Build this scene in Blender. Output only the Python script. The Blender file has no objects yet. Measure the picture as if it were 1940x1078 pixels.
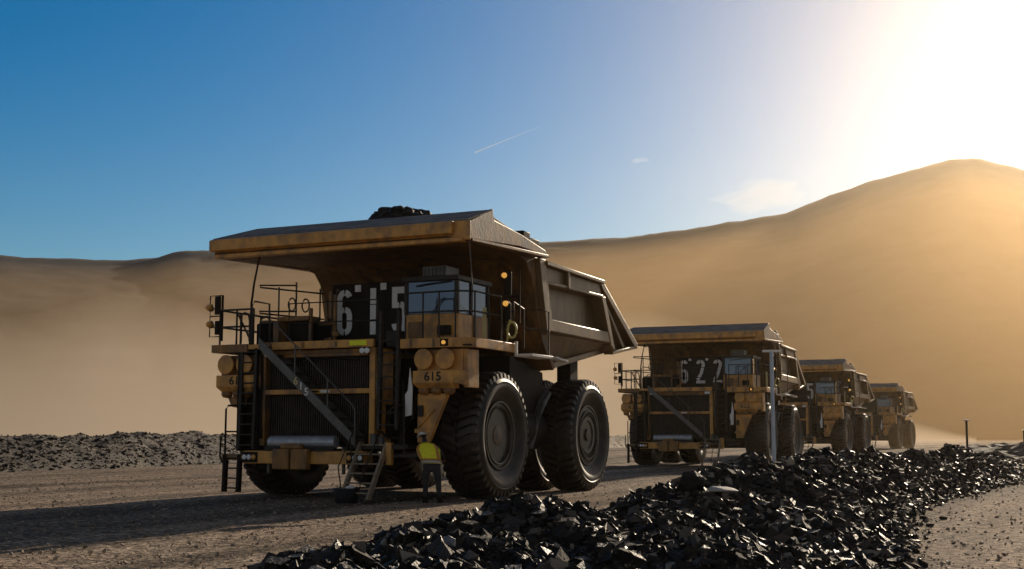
import bpy, bmesh, math, random
import numpy as np
from mathutils import Vector, Matrix, noise

random.seed(7)
rng = np.random.default_rng(11)
S = bpy.context.scene
C = S.collection
R = math.radians
PI = math.pi

# ------------------------------------------------------------------ camera
CAM_H = 1.8
cam = bpy.data.cameras.new('camera')
cam.sensor_width = 36.0
cam.lens = 36.0 * 2400.0 / 1940.0
cam.clip_start = 0.1
cam.clip_end = 20000.0
camo = bpy.data.objects.new('camera', cam)
C.objects.link(camo)
camo.location = (0, 0, CAM_H)
camo.rotation_euler = (R(90) + math.atan((822 - 539) / 2400.0), 0, 0)
S.camera = camo

# ------------------------------------------------------------------ light
SUN_AZ = 27.0      # degrees to the right of the view axis (+Y)
SUN_EL = 17.5
w = bpy.data.worlds.new('World')
S.world = w
w.use_nodes = True
nt = w.node_tree
nt.nodes.clear()
wo = nt.nodes.new('ShaderNodeOutputWorld')
bg = nt.nodes.new('ShaderNodeBackground')
sky = nt.nodes.new('ShaderNodeTexSky')
sky.sky_type = 'NISHITA'
sky.sun_disc = False
sky.sun_elevation = R(SUN_EL)
sky.sun_rotation = R(SUN_AZ)
sky.altitude = 300
sky.air_density = 1.0
sky.dust_density = 0.5
sky.ozone_density = 2.5
bg.inputs['Strength'].default_value = 0.056
hsv = nt.nodes.new('ShaderNodeHueSaturation')
hsv.inputs['Saturation'].default_value = 1.75
hsv.inputs['Value'].default_value = 1.25
nt.links.new(sky.outputs[0], hsv.inputs['Color'])
# clear deep blue towards the hill; greyed and dimmed behind to add neutral fill
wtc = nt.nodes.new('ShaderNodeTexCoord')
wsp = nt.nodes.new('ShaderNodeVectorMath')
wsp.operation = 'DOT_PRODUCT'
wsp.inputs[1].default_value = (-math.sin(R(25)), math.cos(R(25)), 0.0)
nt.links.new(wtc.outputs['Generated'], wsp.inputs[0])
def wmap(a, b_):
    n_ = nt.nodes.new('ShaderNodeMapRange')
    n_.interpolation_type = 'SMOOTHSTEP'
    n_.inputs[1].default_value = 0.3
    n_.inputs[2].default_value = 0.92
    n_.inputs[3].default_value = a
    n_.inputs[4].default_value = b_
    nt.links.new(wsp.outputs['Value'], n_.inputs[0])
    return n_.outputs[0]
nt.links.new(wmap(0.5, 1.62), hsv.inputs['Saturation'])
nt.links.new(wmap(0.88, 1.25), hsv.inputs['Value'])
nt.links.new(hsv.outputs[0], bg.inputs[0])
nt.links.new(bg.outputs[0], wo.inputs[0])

sl = bpy.data.lights.new('sun', 'SUN')
sl.energy = 5.0
sl.angle = R(0.5)
sl.color = (1.0, 0.83, 0.62)
so = bpy.data.objects.new('sun', sl)
C.objects.link(so)
sd = Vector((math.sin(R(SUN_AZ)) * math.cos(R(SUN_EL)), math.cos(R(SUN_AZ)) * math.cos(R(SUN_EL)), math.sin(R(SUN_EL))))
so.rotation_euler = sd.to_track_quat('Z', 'Y').to_euler()
so.location = sd * 300

S.view_settings.view_transform = 'Standard'
S.view_settings.look = 'None'
S.view_settings.exposure = 0.12
S.view_settings.gamma = 1.0
S.cycles.use_denoising = True
S.cycles.max_bounces = 6
S.cycles.volume_bounces = 0

# ------------------------------------------------------------------ materials
MATS = {}

def mat(name, col, rough=0.6, metal=0.0, col2=None, scale=2.0, lo=0.4, hi=0.62, bump=0.0, bscale=30.0,
        spec=0.5, col3=None, scale3=0.5, stretch=None, coat=0.0, detail=8.0):
    m = bpy.data.materials.new(name)
    m.use_nodes = True
    t = m.node_tree
    b = t.nodes['Principled BSDF']
    b.inputs['Roughness'].default_value = rough
    b.inputs['Metallic'].default_value = metal
    b.inputs['Specular IOR Level'].default_value = spec
    b.inputs['Coat Weight'].default_value = coat
    tc = t.nodes.new('ShaderNodeTexCoord')
    src = tc.outputs['Object']
    if stretch:
        mp = t.nodes.new('ShaderNodeMapping')
        mp.inputs['Scale'].default_value = stretch[:3]
        if len(stretch) > 3:
            mp.inputs['Rotation'].default_value = (0, 0, stretch[3])
        t.links.new(src, mp.inputs[0])
        src_s = mp.outputs[0]
    else:
        src_s = src
    if col2 is not None:
        n = t.nodes.new('ShaderNodeTexNoise')
        n.inputs['Scale'].default_value = scale
        n.inputs['Detail'].default_value = detail
        n.inputs['Roughness'].default_value = 0.65
        t.links.new(src_s, n.inputs['Vector'])
        r = t.nodes.new('ShaderNodeValToRGB')
        r.color_ramp.elements[0].position = lo
        r.color_ramp.elements[1].position = hi
        r.color_ramp.elements[0].color = (*col, 1)
        r.color_ramp.elements[1].color = (*col2, 1)
        t.links.new(n.outputs['Fac'], r.inputs[0])
        out = r.outputs[0]
        if col3 is not None:
            n3 = t.nodes.new('ShaderNodeTexNoise')
            n3.inputs['Scale'].default_value = scale3
            n3.inputs['Detail'].default_value = 6
            t.links.new(src, n3.inputs['Vector'])
            r3 = t.nodes.new('ShaderNodeMapRange')
            r3.inputs[1].default_value = 0.45
            r3.inputs[2].default_value = 0.65
            t.links.new(n3.outputs['Fac'], r3.inputs[0])
            mx = t.nodes.new('ShaderNodeMix')
            mx.data_type = 'RGBA'
            t.links.new(r3.outputs[0], mx.inputs[0])
            t.links.new(out, mx.inputs[6])
            mx.inputs[7].default_value = (*col3, 1)
            out = mx.outputs[2]
        t.links.new(out, b.inputs['Base Color'])
    else:
        b.inputs['Base Color'].default_value = (*col, 1)
    if bump:
        n2 = t.nodes.new('ShaderNodeTexNoise')
        n2.inputs['Scale'].default_value = bscale
        n2.inputs['Detail'].default_value = 6
        t.links.new(src_s, n2.inputs['Vector'])
        bp = t.nodes.new('ShaderNodeBump')
        bp.inputs['Strength'].default_value = bump
        bp.inputs['Distance'].default_value = 0.05
        t.links.new(n2.outputs['Fac'], bp.inputs['Height'])
        t.links.new(bp.outputs[0], b.inputs['Normal'])
    MATS[name] = m
    return m

def emit(name, col, strength):
    m = mat(name, col, 0.3)
    b = m.node_tree.nodes['Principled BSDF']
    b.inputs['Emission Color'].default_value = (*col, 1)
    b.inputs['Emission Strength'].default_value = strength
    return m

YEL = mat('yellow_paint', (0.82, 0.40, 0.085), 0.45, col2=(0.50, 0.24, 0.062), scale=2.6, lo=0.35, hi=0.75, bump=0.12, bscale=14,
          col3=(0.36, 0.185, 0.07), scale3=2.3, stretch=(1.6, 1.6, 0.5))
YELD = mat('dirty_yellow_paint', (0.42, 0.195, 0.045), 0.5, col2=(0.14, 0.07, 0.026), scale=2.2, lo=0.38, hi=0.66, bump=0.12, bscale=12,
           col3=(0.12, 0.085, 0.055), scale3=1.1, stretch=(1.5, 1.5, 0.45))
STEEL = mat('worn_body_steel', (0.27, 0.165, 0.07), 0.42, 0.1, col2=(0.10, 0.06, 0.03), scale=1.1, lo=0.4, hi=0.68, bump=0.18, bscale=7,
            col3=(0.22, 0.14, 0.065), scale3=0.8, stretch=(1.2, 1.2, 0.4))
DUST = mat('dusty_plate', (0.22, 0.185, 0.155), 0.8, col2=(0.12, 0.10, 0.085), scale=1.8, bump=0.15, bscale=10)
BLK = mat('black_paint', (0.012, 0.009, 0.007), 0.65, col2=(0.022, 0.015, 0.010), scale=2.5, spec=0.2)
DGR = mat('dark_grey_steel', (0.042, 0.035, 0.030), 0.5, col2=(0.022, 0.018, 0.014), scale=3, spec=0.3)
GREY = mat('grey_galvanised', (0.14, 0.135, 0.13), 0.4, 0.3, col2=(0.09, 0.085, 0.08), scale=3)
RUB = mat('tyre_rubber', (0.022, 0.0165, 0.012), 0.5, col2=(0.055, 0.041, 0.028), scale=2.2, bump=0.15, bscale=25, col3=(0.025, 0.019, 0.014), scale3=5)
RIMM = mat('rim_steel', (0.075, 0.055, 0.04), 0.45, 0.2, col2=(0.035, 0.028, 0.022), scale=3, bump=0.1)
WHT = mat('white_paint', (0.95, 0.91, 0.87), 0.55, col2=(0.80, 0.76, 0.72), scale=4)
SILV = mat('silver_tank', (0.50, 0.52, 0.56), 0.32, 0.35, col2=(0.34, 0.35, 0.38), scale=5, bump=0.05)
AMB = emit('amber_beacon', (1.0, 0.50, 0.10), 0.5)
LENS = mat('clear_lamp_lens', (0.9, 0.9, 0.9), 0.25)
AMBL = mat('amber_lamp_lens', (0.75, 0.36, 0.08), 0.2)
HIV = mat('hi_vis_tag', (0.95, 0.98, 0.02), 0.5)
GLASS = mat('tinted_glass', (0.09, 0.13, 0.19), 0.06, 0.5, spec=0.8)
BTXT = mat('black_lettering', (0.012, 0.011, 0.010), 0.6)
TREAD = mat('worn_step_steel', (0.34, 0.25, 0.17), 0.5, col2=(0.22, 0.16, 0.11), scale=6)
HOSE = mat('pale_yellow_hose', (0.55, 0.50, 0.16), 0.5)

UNDER = mat('shaded_underside', (0.26, 0.125, 0.032), 0.6, col2=(0.045, 0.025, 0.012), scale=1.6, lo=0.36, hi=0.62, bump=0.12, bscale=9, col3=(0.12, 0.06, 0.022), scale3=1.0, stretch=(1.4, 1.4, 0.4))  # shade put into the colour: dirty yellow darkened for canopy and front wall
BARS = mat('grille_grey', (0.075, 0.058, 0.047), 0.5, col2=(0.04, 0.03, 0.024), scale=3)
HUBM = mat('hub_brown', (0.13, 0.075, 0.038), 0.45, 0.1, col2=(0.05, 0.032, 0.02), scale=4)

# ------------------------------------------------------------------ mesh builder
class MB:
    def __init__(s):
        s.v = []
        s.f = []

    def add(s, vs, fs):
        o = len(s.v)
        s.v += [tuple(v) for v in vs]
        s.f += [tuple(i + o for i in f) for f in fs]
        return s

    def box(s, x0, x1, y0, y1, z0, z1):
        return s.add([(x0, y0, z0), (x1, y0, z0), (x1, y1, z0), (x0, y1, z0), (x0, y0, z1), (x1, y0, z1), (x1, y1, z1), (x0, y1, z1)],
                     [(0, 3, 2, 1), (4, 5, 6, 7), (0, 1, 5, 4), (1, 2, 6, 5), (2, 3, 7, 6), (3, 0, 4, 7)])

    def prism(s, pts, axis, a, b):
        n = len(pts)
        def P(p, k):
            return (k, p[0], p[1]) if axis == 'x' else ((p[0], k, p[1]) if axis == 'y' else (p[0], p[1], k))
        vs = [P(p, a) for p in pts] + [P(p, b) for p in pts]
        fs = [tuple(range(n)), tuple(range(2 * n - 1, n - 1, -1))]
        fs += [(i, (i + 1) % n, (i + 1) % n + n, i + n) for i in range(n)]
        return s.add(vs, fs)

    def hexa(s, q0, q1):           # two quads, joined
        return s.add(list(q0) + list(q1), [(0, 1, 2, 3), (7, 6, 5, 4), (0, 4, 5, 1), (1, 5, 6, 2), (2, 6, 7, 3), (3, 7, 4, 0)])

    def bar(s, p, q, w, h, up=(0, 0, 1)):    # rectangular bar
        p = Vector(p); q = Vector(q)
        d = (q - p).normalized()
        u = Vector(up)
        a = d.cross(u)
        if a.length < 1e-4:
            a = d.cross(Vector((0, 1, 0)))
        a.normalize()
        b = a.cross(d).normalized()
        a = a * w / 2; b = b * h / 2
        return s.hexa([p - a - b, p + a - b, p + a + b, p - a + b], [q - a - b, q + a - b, q + a + b, q - a + b])

    def tube(s, pts, r, n=8, r2=None):
        pts = [Vector(p) for p in pts]
        m = len(pts)
        vs = []; fs = []
        ref = Vector((0.13, 0.21, 1)).normalized()
        for i, p in enumerate(pts):
            d = (pts[min(i + 1, m - 1)] - pts[max(i - 1, 0)]).normalized()
            rf = ref if abs(d.dot(ref)) < 0.96 else Vector((1, 0.1, 0)).normalized()
            a = d.cross(rf).normalized()
            b = a.cross(d)
            rr = r if r2 is None else r + (r2 - r) * i / (m - 1)
            for k in range(n):
                t = 2 * PI * k / n
                vs.append(p + (a * math.cos(t) + b * math.sin(t)) * rr)
        for i in range(m - 1):
            for k in range(n):
                k2 = (k + 1) % n
                fs.append((i * n + k, i * n + k2, (i + 1) * n + k2, (i + 1) * n + k))
        fs.append(tuple(range(n - 1, -1, -1)))
        fs.append(tuple((m - 1) * n + k for k in range(n)))
        return s.add(vs, fs)

    def lathe(s, prof, c, axis='x', n=48, a0=0.0):
        # prof: (offset along axis, radius)
        m = len(prof)
        vs = []; fs = []
        for (o, r) in prof:
            for k in range(n):
                t = a0 + 2 * PI * k / n
                if axis == 'x':
                    vs.append((c[0] + o, c[1] + r * math.cos(t), c[2] + r * math.sin(t)))
                elif axis == 'y':
                    vs.append((c[0] + r * math.cos(t), c[1] + o, c[2] + r * math.sin(t)))
                else:
                    vs.append((c[0] + r * math.cos(t), c[1] + r * math.sin(t), c[2] + o))
        for i in range(m - 1):
            for k in range(n):
                k2 = (k + 1) % n
                fs.append((i * n + k, i * n + k2, (i + 1) * n + k2, (i + 1) * n + k))
        if prof[0][1] > 1e-4:
            fs.append(tuple(range(n - 1, -1, -1)))
        if prof[-1][1] > 1e-4:
            fs.append(tuple((m - 1) * n + k for k in range(n)))
        return s.add(vs, fs)

    def disc(s, c, r, th, axis='y', n=24):
        return s.lathe([(0, r), (th, r)], c, axis, n)

    def build(s, name, material, parent=None, bevel=0.0, sharp=32, smooth=True):
        me = bpy.data.meshes.new(name)
        me.from_pydata(s.v, [], s.f)
        bm = bmesh.new()
        bm.from_mesh(me)
        bmesh.ops.recalc_face_normals(bm, faces=bm.faces)
        bm.to_mesh(me)
        bm.free()
        if smooth:
            me.polygons.foreach_set('use_smooth', [True] * len(me.polygons))
            me.set_sharp_from_angle(angle=R(sharp))
        ms = material if isinstance(material, (list, tuple)) else [material]
        for m in ms:
            me.materials.append(m)
        o = bpy.data.objects.new(name, me)
        C.objects.link(o)
        if parent:
            o.parent = parent
        if bevel:
            md = o.modifiers.new('bevel', 'BEVEL')
            md.width = bevel
            md.segments = 2
            md.limit_method = 'ANGLE'
            md.angle_limit = R(40)
        return o

def tag(o, label=None, cat=None, group=None, kind=None):
    if label: o['label'] = label
    if cat: o['category'] = cat
    if group: o['group'] = group
    if kind: o['kind'] = kind
    return o

def empty(name, loc, rz, label, cat, group=None):
    o = bpy.data.objects.new(name, None)
    o.empty_display_size = 0.5
    C.objects.link(o)
    o.location = loc
    o.rotation_euler = (0, 0, rz)
    return tag(o, label, cat, group)

def text_mesh(name, body, size, material, parent, loc, rot, extrude=0.006, sx=1.0):
    cu = bpy.data.curves.new(name, 'FONT')
    cu.body = body
    cu.size = size
    cu.extrude = extrude
    cu.offset = size * 0.012
    cu.align_x = 'CENTER'
    cu.align_y = 'CENTER'
    to = bpy.data.objects.new(name, cu)
    C.objects.link(to)
    dg = bpy.context.evaluated_depsgraph_get()
    me = bpy.data.meshes.new_from_object(to.evaluated_get(dg))
    bpy.data.objects.remove(to)
    bpy.data.curves.remove(cu)
    me.materials.clear()
    me.materials.append(material)
    o = bpy.data.objects.new(name, me)
    C.objects.link(o)
    o.parent = parent
    o.location = loc
    o.rotation_euler = rot
    o.scale = (sx, 1, 1)
    return o

def shard_mesh(name, pos, size, normal_dirs, yaw, material, tilt=0.35, flat=(0.55, 0.28), jitter=0.22):
    """many angular rock pieces joined as one mesh (numpy)"""
    n = len(pos)
    base = np.array([[-1, -1, -1], [1, -1, -1], [1, 1, -1], [-1, 1, -1], [-1, -1, 1], [1, -1, 1], [1, 1, 1], [-1, 1, 1]], float) * 0.5
    v = np.repeat(base[None], n, 0)
    v = v * (1 + rng.uniform(-jitter, jitter, (n, 8, 1)) * 1.2) + rng.uniform(-jitter, jitter, (n, 8, 3))
    sc = np.stack([np.ones(n), rng.uniform(flat[0] * 0.6, flat[0] * 1.4, n), rng.uniform(flat[1] * 0.5, flat[1] * 1.6, n)], 1)
    v = v * (sc * size[:, None])[:, None, :]
    # orientation: z axis = normal + tilt
    z = normal_dirs + rng.normal(0, tilt, (n, 3))
    z /= np.linalg.norm(z, axis=1)[:, None]
    x = np.stack([np.cos(yaw), np.sin(yaw), np.zeros(n)], 1)
    x = x - z * (x * z).sum(1)[:, None]
    x /= np.linalg.norm(x, axis=1)[:, None]
    y = np.cross(z, x)
    M = np.stack([x, y, z], 2)
    v = np.einsum('nij,nkj->nki', M, v) + pos[:, None, :]
    faces = np.array([[0, 3, 2, 1], [4, 5, 6, 7], [0, 1, 5, 4], [1, 2, 6, 5], [2, 3, 7, 6], [3, 0, 4, 7]])
    tri = np.concatenate([faces[:, [0, 1, 2]], faces[:, [0, 2, 3]]])
    idx = (tri[None] + (np.arange(n) * 8)[:, None, None]).reshape(-1)
    return mesh_np(name, v.reshape(-1, 3), idx, 3, material)

def mesh_np(name, verts, idx, k, material, smooth=False, parent=None):
    me = bpy.data.meshes.new(name)
    nf = len(idx) // k
    me.vertices.add(len(verts))
    me.vertices.foreach_set('co', np.asarray(verts, np.float32).reshape(-1))
    me.loops.add(len(idx))
    me.loops.foreach_set('vertex_index', np.asarray(idx, np.int32))
    me.polygons.add(nf)
    me.polygons.foreach_set('loop_start', np.arange(0, len(idx), k, dtype=np.int32))
    me.polygons.foreach_set('loop_total', np.full(nf, k, np.int32))
    me.polygons.foreach_set('use_smooth', np.full(nf, smooth))
    me.update(calc_edges=True)
    me.validate()
    me.materials.append(material)
    o = bpy.data.objects.new(name, me)
    C.objects.link(o)
    if parent: o.parent = parent
    return o

def grid_np(name, X, Y, Z, material, smooth=True):
    a, b = X.shape
    v = np.stack([X, Y, Z], 2).reshape(-1, 3)
    i = np.arange(a * b).reshape(a, b)
    q = np.stack([i[:-1, :-1], i[1:, :-1], i[1:, 1:], i[:-1, 1:]], 2).reshape(-1)
    return mesh_np(name, v, q, 4, material, smooth)

def fbm(x, y, sc, seed=0.0, oct=4):
    return noise.fractal(Vector((x * sc + seed * 13.7, y * sc - seed * 7.1, seed)), 0.9, 2.1, oct)

def fbm_arr(X, Y, sc, seed=0.0, oct=4):
    f = np.empty(X.size)
    xr = X.ravel(); yr = Y.ravel()
    for k in range(X.size):
        f[k] = fbm(xr[k], yr[k], sc, seed, oct)
    return f.reshape(X.shape)

# ------------------------------------------------------------------ ground
YAW = R(25)
gm = mat('gravel_ground', (0.10, 0.077, 0.058), 0.95, col2=(0.30, 0.24, 0.185), scale=5.5, lo=0.38, hi=0.68, bump=1.0, bscale=16,
         col3=(0.21, 0.155, 0.115), scale3=0.22, spec=0.05, detail=14)

def add_ground_detail():
    t = gm.node_tree
    b = t.nodes['Principled BSDF']
    old = b.inputs['Base Color'].links[0].from_socket
    tc = t.nodes.new('ShaderNodeTexCoord')
    # fine stones
    vo = t.nodes.new('ShaderNodeTexVoronoi')
    vo.inputs['Scale'].default_value = 13
    t.links.new(tc.outputs['Object'], vo.inputs['Vector'])
    mr = t.nodes.new('ShaderNodeMapRange')
    mr.inputs[1].default_value = 0.0; mr.inputs[2].default_value = 1.0
    mr.inputs[3].default_value = 0.3; mr.inputs[4].default_value = 2.1
    sp = t.nodes.new('ShaderNodeSeparateColor')
    t.links.new(vo.outputs['Color'], sp.inputs[0])
    t.links.new(sp.outputs[0], mr.inputs[0])
    m1 = t.nodes.new('ShaderNodeMix'); m1.data_type = 'RGBA'; m1.blend_type = 'MULTIPLY'; m1.inputs[0].default_value = 1.0
    t.links.new(old, m1.inputs[6]); t.links.new(mr.outputs[0], m1.inputs[7])
    # packed wheel tracks along the road direction
    mp = t.nodes.new('ShaderNodeMapping'); mp.inputs['Rotation'].default_value = (0, 0, YAW)
    t.links.new(tc.outputs['Object'], mp.inputs[0])
    mp2 = t.nodes.new('ShaderNodeMapping'); mp2.inputs['Scale'].default_value = (0.55, 0.02, 1)
    t.links.new(mp.outputs[0], mp2.inputs[0])
    nz = t.nodes.new('ShaderNodeTexNoise'); nz.inputs['Scale'].default_value = 1.0; nz.inputs['Detail'].default_value = 5
    t.links.new(mp2.outputs[0], nz.inputs['Vector'])
    r2 = t.nodes.new('ShaderNodeMapRange')
    r2.inputs[1].default_value = 0.38; r2.inputs[2].default_value = 0.62; r2.inputs[3].default_value = 0.5; r2.inputs[4].default_value = 1.4
    t.links.new(nz.outputs['Fac'], r2.inputs[0])
    m2 = t.nodes.new('ShaderNodeMix'); m2.data_type = 'RGBA'; m2.blend_type = 'MULTIPLY'; m2.inputs[0].default_value = 1.0
    t.links.new(m1.outputs[2], m2.inputs[6]); t.links.new(r2.outputs[0], m2.inputs[7])
    t.links.new(m2.outputs[2], b.inputs['Base Color'])
add_ground_detail()

xs = np.concatenate([np.linspace(-700, -60, 30), np.linspace(-56, 60, 230), np.linspace(65, 740, 30)])
ys = np.concatenate([np.linspace(-24, -2, 8), np.linspace(0, 110, 240), np.linspace(114, 1010, 60)])
GX, GY = np.meshgrid(xs, ys, indexing='ij')
GZ = 0.10 * fbm_arr(GX, GY, 0.09, 1.0, 3) + 0.05 * fbm_arr(GX, GY, 0.5, 2.0, 3)
GZ = np.where((np.abs(GX) < 56) & (GY < 110), GZ, 0.0) * np.clip(np.hypot(GX + 1, GY - 40) / 25 - 0.2, 0.25, 1.0) - 0.03
ground = grid_np('ground', GX, GY, GZ, gm)
tag(ground, kind='structure')

def gz(x, y):
    return 0.0

# ------------------------------------------------------------------ far hill (crest from azimuth / elevation of the skyline)
CREST = [(-900, 470), (-300, 470), (0, 483), (110, 489), (220, 492), (300, 488), (330, 477), (350, 474), (405, 474), (600, 470), (800, 465), (1025, 458),
         (1200, 447), (1300, 434), (1400, 418), (1490, 402), (1560, 375), (1640, 345), (1740, 318), (1800, 303), (1850, 298),
         (1940, 322), (2060, 360), (2300, 420), (2700, 470)]
pitch = math.atan((822 - 539) / 2400.0)
az_l = []; te_l = []
for (px, py) in CREST:
    a = (px - 970) / 2400.0; b_ = -(py - 539) / 2400.0
    y_ = math.cos(pitch) - b_ * math.sin(pitch); z_ = math.sin(pitch) + b_ * math.cos(pitch)
    az_l.append(math.atan2(a, y_)); te_l.append(z_ / math.hypot(a, y_))
azs = np.linspace(R(-34), R(36), 220)
D = 905.0
rs = np.concatenate([np.linspace(460, D, 60), np.linspace(D + 20, D + 100, 8)])
te = np.interp(azs, az_l, te_l)
AZ, RR = np.meshgrid(azs, rs, indexing='ij')
TE = np.repeat(te[:, None], len(rs), 1)
u = np.clip((RR - 460) / (D - 460), 0, 1)
prof = u
HX = RR * np.sin(AZ); HY = RR * np.cos(AZ)
back = np.clip((RR - D) / 110, 0, 1)
HZ = (D * TE) * prof * (1 - 0.55 * back) + 1.8 * u
HN = fbm_arr(HX, HY, 0.01, 4.0, 5)
HN2 = fbm_arr(HX, HY, 0.06, 6.0, 4)
HZ = HZ + HN * 5.0 * u * (1 - u) * 2 + HN2 * 0.8 * u - 0.3
hillm = mat('hill_soil', (0.125, 0.108, 0.10), 0.95, col2=(0.08, 0.07, 0.066), scale=0.03, lo=0.35, hi=0.7, bump=0.3, bscale=0.4, spec=0.1, detail=10)
hill = grid_np('hill', HX, HY, HZ, hillm)
tag(hill, kind='structure')

# ------------------------------------------------------------------ berms of coal and spoil
coal = mat('coal', (0.012, 0.009, 0.007), 0.6, col2=(0.035, 0.027, 0.02), scale=6, bump=0.9, bscale=22, spec=0.25)
coalr = mat('coal_lumps', (0.014, 0.010, 0.0075), 0.5, col2=(0.02, 0.015, 0.011), scale=9, spec=0.22, bump=0.8, bscale=28)
def vary_lumps(m, stops, rlo, rhi):
    t = m.node_tree; b = t.nodes['Principled BSDF']
    g = t.nodes.new('ShaderNodeNewGeometry')
    r = t.nodes.new('ShaderNodeValToRGB')
    el = r.color_ramp.elements
    while len(el) < len(stops): el.new(0.5)
    for e_, (p_, c_) in zip(el, stops):
        e_.position = p_; e_.color = (*c_, 1)
    t.links.new(g.outputs['Random Per Island'], r.inputs[0])
    t.links.new(r.outputs[0], b.inputs['Base Color'])
    mp = t.nodes.new('ShaderNodeMath'); mp.operation = 'MULTIPLY'; mp.inputs[1].default_value = 7.31
    fr = t.nodes.new('ShaderNodeMath'); fr.operation = 'FRACT'
    mr = t.nodes.new('ShaderNodeMapRange'); mr.inputs[3].default_value = rlo; mr.inputs[4].default_value = rhi
    t.links.new(g.outputs['Random Per Island'], mp.inputs[0]); t.links.new(mp.outputs[0], fr.inputs[0]); t.links.new(fr.outputs[0], mr.inputs[0])
    t.links.new(mr.outputs[0], b.inputs['Roughness'])
vary_lumps(coalr, [(0.0, (0.011, 0.009, 0.0075)), (0.5, (0.025, 0.020, 0.016)), (0.8, (0.065, 0.052, 0.042)), (0.95, (0.17, 0.135, 0.105)), (1.0, (0.36, 0.29, 0.22))], 0.4, 0.85)
spoil = mat('spoil_earth', (0.06, 0.046, 0.035), 0.85, col2=(0.026, 0.021, 0.018), scale=2.2, bump=0.8, bscale=9, col3=(0.12, 0.095, 0.07), scale3=0.6)
spoilr = mat('spoil_rubble', (0.065, 0.05, 0.037), 0.75, col2=(0.018, 0.014, 0.011), scale=0.9, spec=0.12)

def path_interp(pts, s):
    P = np.array(pts, float)
    d = np.concatenate([[0], np.cumsum(np.hypot(np.diff(P[:, 0]), np.diff(P[:, 1])))])
    return [np.interp(s, d, P[:, k]) for k in range(P.shape[1])], d[-1]

def berm(name, pts, ds, dt, m, rough, seed, wave):
    """pts: x, y, height, half width left, half width right"""
    L = path_interp(pts, 0)[1]
    s = np.arange(0, L, ds)
    (px, py, ph, wl, wr), _ = path_interp(pts, s)
    tx = np.gradient(px); ty = np.gradient(py)
    ln = np.hypot(tx, ty); tx /= ln; ty /= ln
    nx, ny = ty, -tx                      # to the right of travel
    t = np.linspace(-1, 1, dt)
    X = np.empty((len(s), dt)); Y = X.copy(); Z = X.copy()
    for j, tt in enumerate(t):
        ww = np.where(tt < 0, wl, wr)
        X[:, j] = px + nx * ww * tt
        Y[:, j] = py + ny * ww * tt
        a = abs(tt)
        Z[:, j] = ph * max(0.0, (1 - a ** 1.25)) ** 1.0
    env = np.clip((1 - np.abs(t)) * 3.0, 0, 1)[None, :]
    N1 = fbm_arr(X, Y, 0.42, seed, 4)
    N2 = fbm_arr(X, Y, 1.7, seed + 3, 5)
    Z = Z * (1 + wave * N1) + env * (rough * N1 * 0.55 + rough * 0.42 * N2) - 0.04
    o = grid_np(name, X, Y, Z, m, smooth=False)
    return o, X, Y, Z

def scatter_on(X, Y, Z, n, smin, smax, power, name, m, weight=None, tilt=0.4, lift=0.2, flat=(0.5, 0.26), yaw0=None, trim=0.0):
    a, b = X.shape
    i = rng.uniform(0, a - 1.001, n * 3); j = rng.uniform(b * trim, b * (1 - trim) - 1.001, n * 3)
    ii = i.astype(int); jj = j.astype(int); fi = i - ii; fj = j - jj
    def bil(A):
        return (A[ii, jj] * (1 - fi) * (1 - fj) + A[ii + 1, jj] * fi * (1 - fj) + A[ii, jj + 1] * (1 - fi) * fj + A[ii + 1, jj + 1] * fi * fj)
    P = np.stack([bil(X), bil(Y), bil(Z)], 1)
    if weight is not None:
        k = rng.uniform(0, 1, len(P)) < weight(P)
        P = P[k]; ii = ii[k]; jj = jj[k]
    P = P[:n]; ii = ii[:n]; jj = jj[:n]
    du = np.stack([X[ii + 1, jj] - X[ii, jj], Y[ii + 1, jj] - Y[ii, jj], Z[ii + 1, jj] - Z[ii, jj]], 1)
    dv = np.stack([X[ii, jj + 1] - X[ii, jj], Y[ii, jj + 1] - Y[ii, jj], Z[ii, jj + 1] - Z[ii, jj]], 1)
    N = np.cross(du, dv)
    N /= np.linalg.norm(N, axis=1)[:, None] + 1e-9
    N[N[:, 2] < 0] *= -1
    q = rng.uniform(0, 1, len(P)) ** power
    size = smin + (smax - smin) * q
    P = P + N * (size * lift * rng.uniform(-0.4, 1.0, len(P)))[:, None]
    yaw = rng.uniform(0, 2 * PI, len(P)) if yaw0 is None else rng.normal(yaw0, 0.8, len(P))
    return shard_mesh(name, P, size, N, yaw, m, tilt, flat)

# near windrow of coal, along the road
near_pts = [(-3.6, 8.0, 0.15, 1.0, 2.5), (-2.9, 10.0, 0.44, 1.9, 3.2), (-2.1, 11.8, 0.52, 2.3, 3.8), (-1.1, 13.8, 0.54, 2.8, 4.2), (0.2, 16.6, 0.92, 2.1, 4.2), (1.1, 18.6, 0.46, 2.0, 4.0),
            (2.0, 20.4, 0.56, 2.2, 3.7), (3.2, 22.8, 0.92, 2.4, 3.4), (4.6, 25.8, 1.12, 2.4, 3.0), (6.2, 29.3, 1.0, 2.3, 2.5),
            (7.8, 33.0, 1.22, 2.4, 2.3), (10.2, 37.6, 1.08, 2.4, 2.2), (13.2, 43.5, 1.02, 2.4, 2.4), (16.5, 49.6, 0.95, 2.4, 2.6), (19.4, 54.5, 1.10, 2.4, 2.8),
            (21.4, 57.8, 0.8, 2.4, 2.6), (23.4, 61.0, 0.5, 2.0, 2.2), (25.0, 64.0, 0.15, 1.2, 1.5)]
o, X, Y, Z = berm('coal_windrow', near_pts, 0.13, 84, coal, 0.36, 21, 0.25)
tag(o, 'long black coal windrow running beside the haul road from the foreground', 'coal berm', kind='stuff')
def wnear(P):
    return np.clip(1.15 - (P[:, 1] - 10) / 45.0, 0.12, 1.0)
o = scatter_on(X, Y, Z, 135000, 0.016, 0.19, 4.8, 'coal_lumps', coalr, wnear, tilt=0.4, yaw0=-0.55, flat=(0.68, 0.5))
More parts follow.
